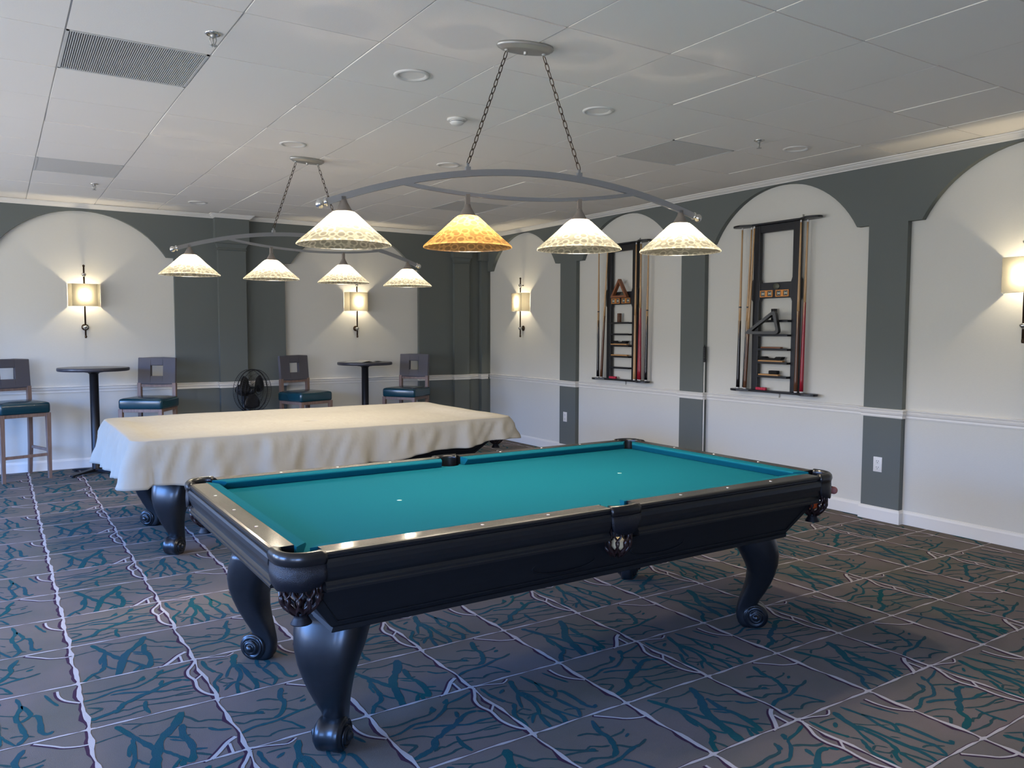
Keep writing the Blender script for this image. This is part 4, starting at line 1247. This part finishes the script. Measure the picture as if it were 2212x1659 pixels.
# ================================================================== bar stools, bar tables
def stool_build(label):
    T = thing('bar_stool', label, 'bar stool', (0, 0, 0), 0, 'upholstered bar stools')
    hw, hd = .205, .195
    mb = MB()
    rings = []
    def rr_(h1, h2, r, z, n=5):
        out = []
        for sx, sy, a0 in ((1, 1, 0), (-1, 1, PI / 2), (-1, -1, PI), (1, -1, 1.5 * PI)):
            for k in range(n + 1):
                a = a0 + PI / 2 * k / n; out.append((sx * (h1 - r) + r * math.cos(a), sy * (h2 - r) + r * math.sin(a), z))
        return out
    for f, z in ((.94, .652), (.985, .657), (1.0, .672), (1.0, .728), (.99, .742), (.96, .752), (.86, .761), (.6, .769), (.3, .773), (.05, .774)):
        rings.append(rr_(.228 * f, .218 * f, .03 * f, z))
    mb.loft(rings, 0, True, True); fix_normals(obj('seat', mb, M['seat'], T))
    # backrest with a square window
    Mb = Matrix.Translation((0, .195, .885)) @ Matrix.Rotation(-.09, 4, 'X')
    mb = MB(); w, h, th = .203, .285, .019
    a, b, c, d = -.068, .068, .088, .200
    xs = [-w, a, b, w]; zs = [0, c, d, h]
    def cell(x0, x1, z0, z1): mb.box(x0, x1, -th, th, z0, z1, M=Mb)
    cell(-w, a, 0, h); cell(b, w, 0, h); cell(a, b, 0, c); cell(a, b, d, h)
    o = obj('backrest', mb, M['grey'], T)
    import bmesh
    bm = bmesh.new(); bm.from_mesh(o.data)
    bmesh.ops.remove_doubles(bm, verts=bm.verts, dist=.0004); bm.to_mesh(o.data); bm.free()
    o.modifiers.new('b', 'BEVEL').width = .008; o.modifiers['b'].segments = 3
    for sx in (-1, 1):
        mb = MB()
        mb.loft([[(sx * hw + x * .8, -hd + y * .8, 0) for x, y in ((-.019, -.019), (.019, -.019), (.019, .019), (-.019, .019))], [(sx * hw + x, -hd + y, .652) for x, y in ((-.021, -.021), (.021, -.021), (.021, .021), (-.021, .021))]], 0, False, True)
        obj('leg', mb, M['oak'], T, bevel=.002)
        mb = MB()
        sec = lambda y, z, k=1: [(sx * (hw - .018) + x * k, y + yy * k, z) for x, yy in ((-.019, -.021), (.019, -.021), (.019, .021), (-.019, .021))]
        mb.loft([sec(.235, 0, .85), sec(.200, .30), sec(.190, .65), sec(.196, .90)], 0, False, True)
        obj('leg', mb, M['oak'], T, bevel=.002)
    mb = MB(); mb.box(-hw - .005, hw + .005, -hd - .012, -hd + .008, .618, .651)
    for s in (-1, 1): mb.box(s * (hw - .008) - .010, s * (hw - .008) + .010, -hd, hd, .618, .651)
    mb.box(-hw + .02, hw - .02, hd - .014, hd + .006, .618, .651); obj('seat_frame', mb, M['oak'], T, bevel=.002)
    mb = MB(); mb.box(-hw + .02, hw - .02, .186, .206, .855, .884); obj('back_rail', mb, M['oak'], T)
    for (x0, x1, y0, y1, z) in ((-hw, hw, -hd - .010, -hd + .012, .225), (-hw - .002, -hw + .016, -hd, .21, .268), (hw - .016, hw + .002, -hd, .21, .268)):
        mb = MB(); mb.box(x0, x1, y0, y1, z, z + .028); obj('footrest_bar', mb, M['oak'], T, bevel=.002)
    return T
ST = [((.150, 9.150), 19, 'bar stool cut off by the left edge, dark teal seat toward the camera'),
      ((1.335, 9.075), -33, 'bar stool right of the left bar table, bright blue light on its seat front'),
      ((3.010, 9.080), 20, 'bar stool immediately right of the black fan'),
      ((4.300, 9.060), -54, 'bar stool at the right of the bar table with papers, farthest along the wall')]
s0 = stool_build(ST[0][2])
for k, ((x, y), a, lb) in enumerate(ST):
    if k == 0: s0.location = (x, y, 0); s0.rotation_euler = (0, 0, math.radians(a))
    else: dup(s0, (x, y, 0), math.radians(a), lb, 'upholstered bar stools')
def bar_table(x, y, rz, label):
    T = thing('bar_table', label, 'bar table', (x, y, 0), rz, 'round pedestal bar tables')
    mb = MB(); mb.lathe([(.0001, 1.049), (.322, 1.049), (.330, 1.053), (.332, 1.068), (.330, 1.080), (.326, 1.084)], 56, mat=1); mb.lathe([(.326, 1.084), (.0001, 1.0842)], 56, mat=0)
    obj('table_top', mb, [M['tabletop'], M['tedge']], T)
    mb = MB(); mb.lathe([(.12, 1.048), (.12, 1.040), (.055, 1.030), (.042, 1.015), (.042, .06), (.060, .045), (.062, .035)], 28, caps=True); obj('column', mb, M['black'], T)
    mb = MB()
    for k in range(4):
        R_ = Matrix.Rotation(k * PI / 2 + PI / 4, 4, 'Z')
        rings = [[(x_, y_ * w_, z_) for y_, z_ in ((-1, zb), (1, zb), (1, zt_), (-1, zt_))] for x_, w_, zb, zt_ in ((.0, .036, .022, .055), (.12, .033, .022, .048), (.27, .026, .016, .032), (.31, .020, .012, .024))]
        mb.loft(rings, 0, False, True, R_)
        mb.lathe([(.018, 0.0015), (.018, .015)], 12, (.285 * math.cos(k * PI / 2 + PI / 4), .285 * math.sin(k * PI / 2 + PI / 4), 0), caps=True)
    obj('base', mb, M['black'], T, bevel=.003)
    return T
bt = bar_table(.825, 9.09, -.12, 'round grey bar table with bare top between the two left stools')
dup(bt, (3.775, 9.13, 0), .1, 'round grey bar table with white papers on top', 'round pedestal bar tables')
mb = MB()
for (dx, s) in ((-1, -1), (1, 1)):
    rows = []
    for k in range(9):
        u = k / 8; zz = .003 + .016 * math.sin(PI * u) * (1 - .5 * u)
        rows.append([(dx * .002 + dx * .20 * u, -.13, zz), (dx * .002 + dx * .20 * u, .13, zz), (dx * .002 + dx * .20 * u, .13, zz + .0015), (dx * .002 + dx * .20 * u, -.13, zz + .0015)])
    mb.loft(rows, 0, False, True)
o = obj('open_booklet', mb, M['paperw']); o.location = (3.75, 9.08, 1.0835); o.rotation_euler = (0, 0, .5)
tag(o, 'open white booklet lying on the far round bar table', 'booklet')

# ================================================================== fan
t = thing('pedestal_fan', 'black pedestal fan in front of the dark wall between two stools', 'fan', (2.385, 9.08, 0), math.radians(32))
mb = MB(); mb.lathe([(.0001, 0.0015), (.20, .0015), (.20, .015), (.18, .028), (.03, .045), (.022, .07)], 36, caps=False); obj('base', mb, M['blackp'], t)
mb = MB(); mb.lathe([(.016, .05), (.016, .50), (.024, .505), (.024, .60), (.018, .62), (.020, .70)], 18, (0, .10, 0), caps=True); o = obj('pole', mb, M['blackp'], t)
mb = MB()
Mr = Matrix.Translation((0, .04, .79)) @ Matrix.Rotation(-PI / 2, 4, 'X')
mb.lathe([(.03, 0), (.066, .01), (.070, .06), (.060, .13), (.035, .16), (.001, .165)], 26, M=Mr); mb.box(-.02, .02, .08, .12, .64, .76); obj('motor_housing', mb, M['blackp'], t)
mb = MB()
for y, bul in ((-.085, -.03), (.03, .02)):
    for R_ in ([.235, .19, .15, .11, .07, .04] if y < 0 else [.235, .17, .10]):
        yy = y + bul * (1 - (R_ / .235) ** 2) if True else y
        mb.tube([(R_ * math.cos(2 * PI * k / 40), yy, .79 + R_ * math.sin(2 * PI * k / 40)) for k in range(40)], .003 if R_ == .235 else .0013, 5, closed=True)
    for k in range(56):
        a = 2 * PI * k / 56
        pts = []
        for j in range(6):
            R_ = .235 - (.235 - .035) * j / 5
            pts.append((R_ * math.cos(a), y + bul * (1 - (R_ / .235) ** 2), .79 + R_ * math.sin(a)))
        mb.tube(pts, .0011, 4)
mb.tube([(.237 * math.cos(2 * PI * k / 40), -.028, .79 + .237 * math.sin(2 * PI * k / 40)) for k in range(40)], .006, 6, closed=True)
for k in range(56):
    a = 2 * PI * k / 56; mb.tube([(.235 * math.cos(a), -.085, .79 + .235 * math.sin(a)), (.237 * math.cos(a), -.028, .79 + .237 * math.sin(a)), (.235 * math.cos(a), .03, .79 + .235 * math.sin(a))], .0011, 4)
obj('guard', mb, M['blackp'], t)
for k in range(3):
    a0 = math.radians(30 + 120 * k); mb = MB(); rows = []
    for j in range(8):
        R_ = .03 + .175 * j / 7; wd = .52 + .24 * math.sin(PI * j / 7) - .05 * j / 7
        row = []
        for q in range(7):
            a = a0 + wd * (q / 6 * 2 - 1) * (1.0 if j else .6)
            row.append((R_ * math.cos(a), -.02 - .035 * (q / 6 - .5), .79 + R_ * math.sin(a)))
        rows.append(row)
    mb.loft(rows, 0, True, False, closed=False)
    b = obj('blade', mb, M['blackp'], t); b.modifiers.new('s', 'SOLIDIFY').thickness = .003
mb = MB(); mb.lathe([(.036, 0), (.036, .04), (.030, .05), (.001, .055)], 20, M=Matrix.Translation((0, .0, .79)) @ Matrix.Rotation(PI / 2, 4, 'X')); obj('hub', mb, M['blackp'], t)
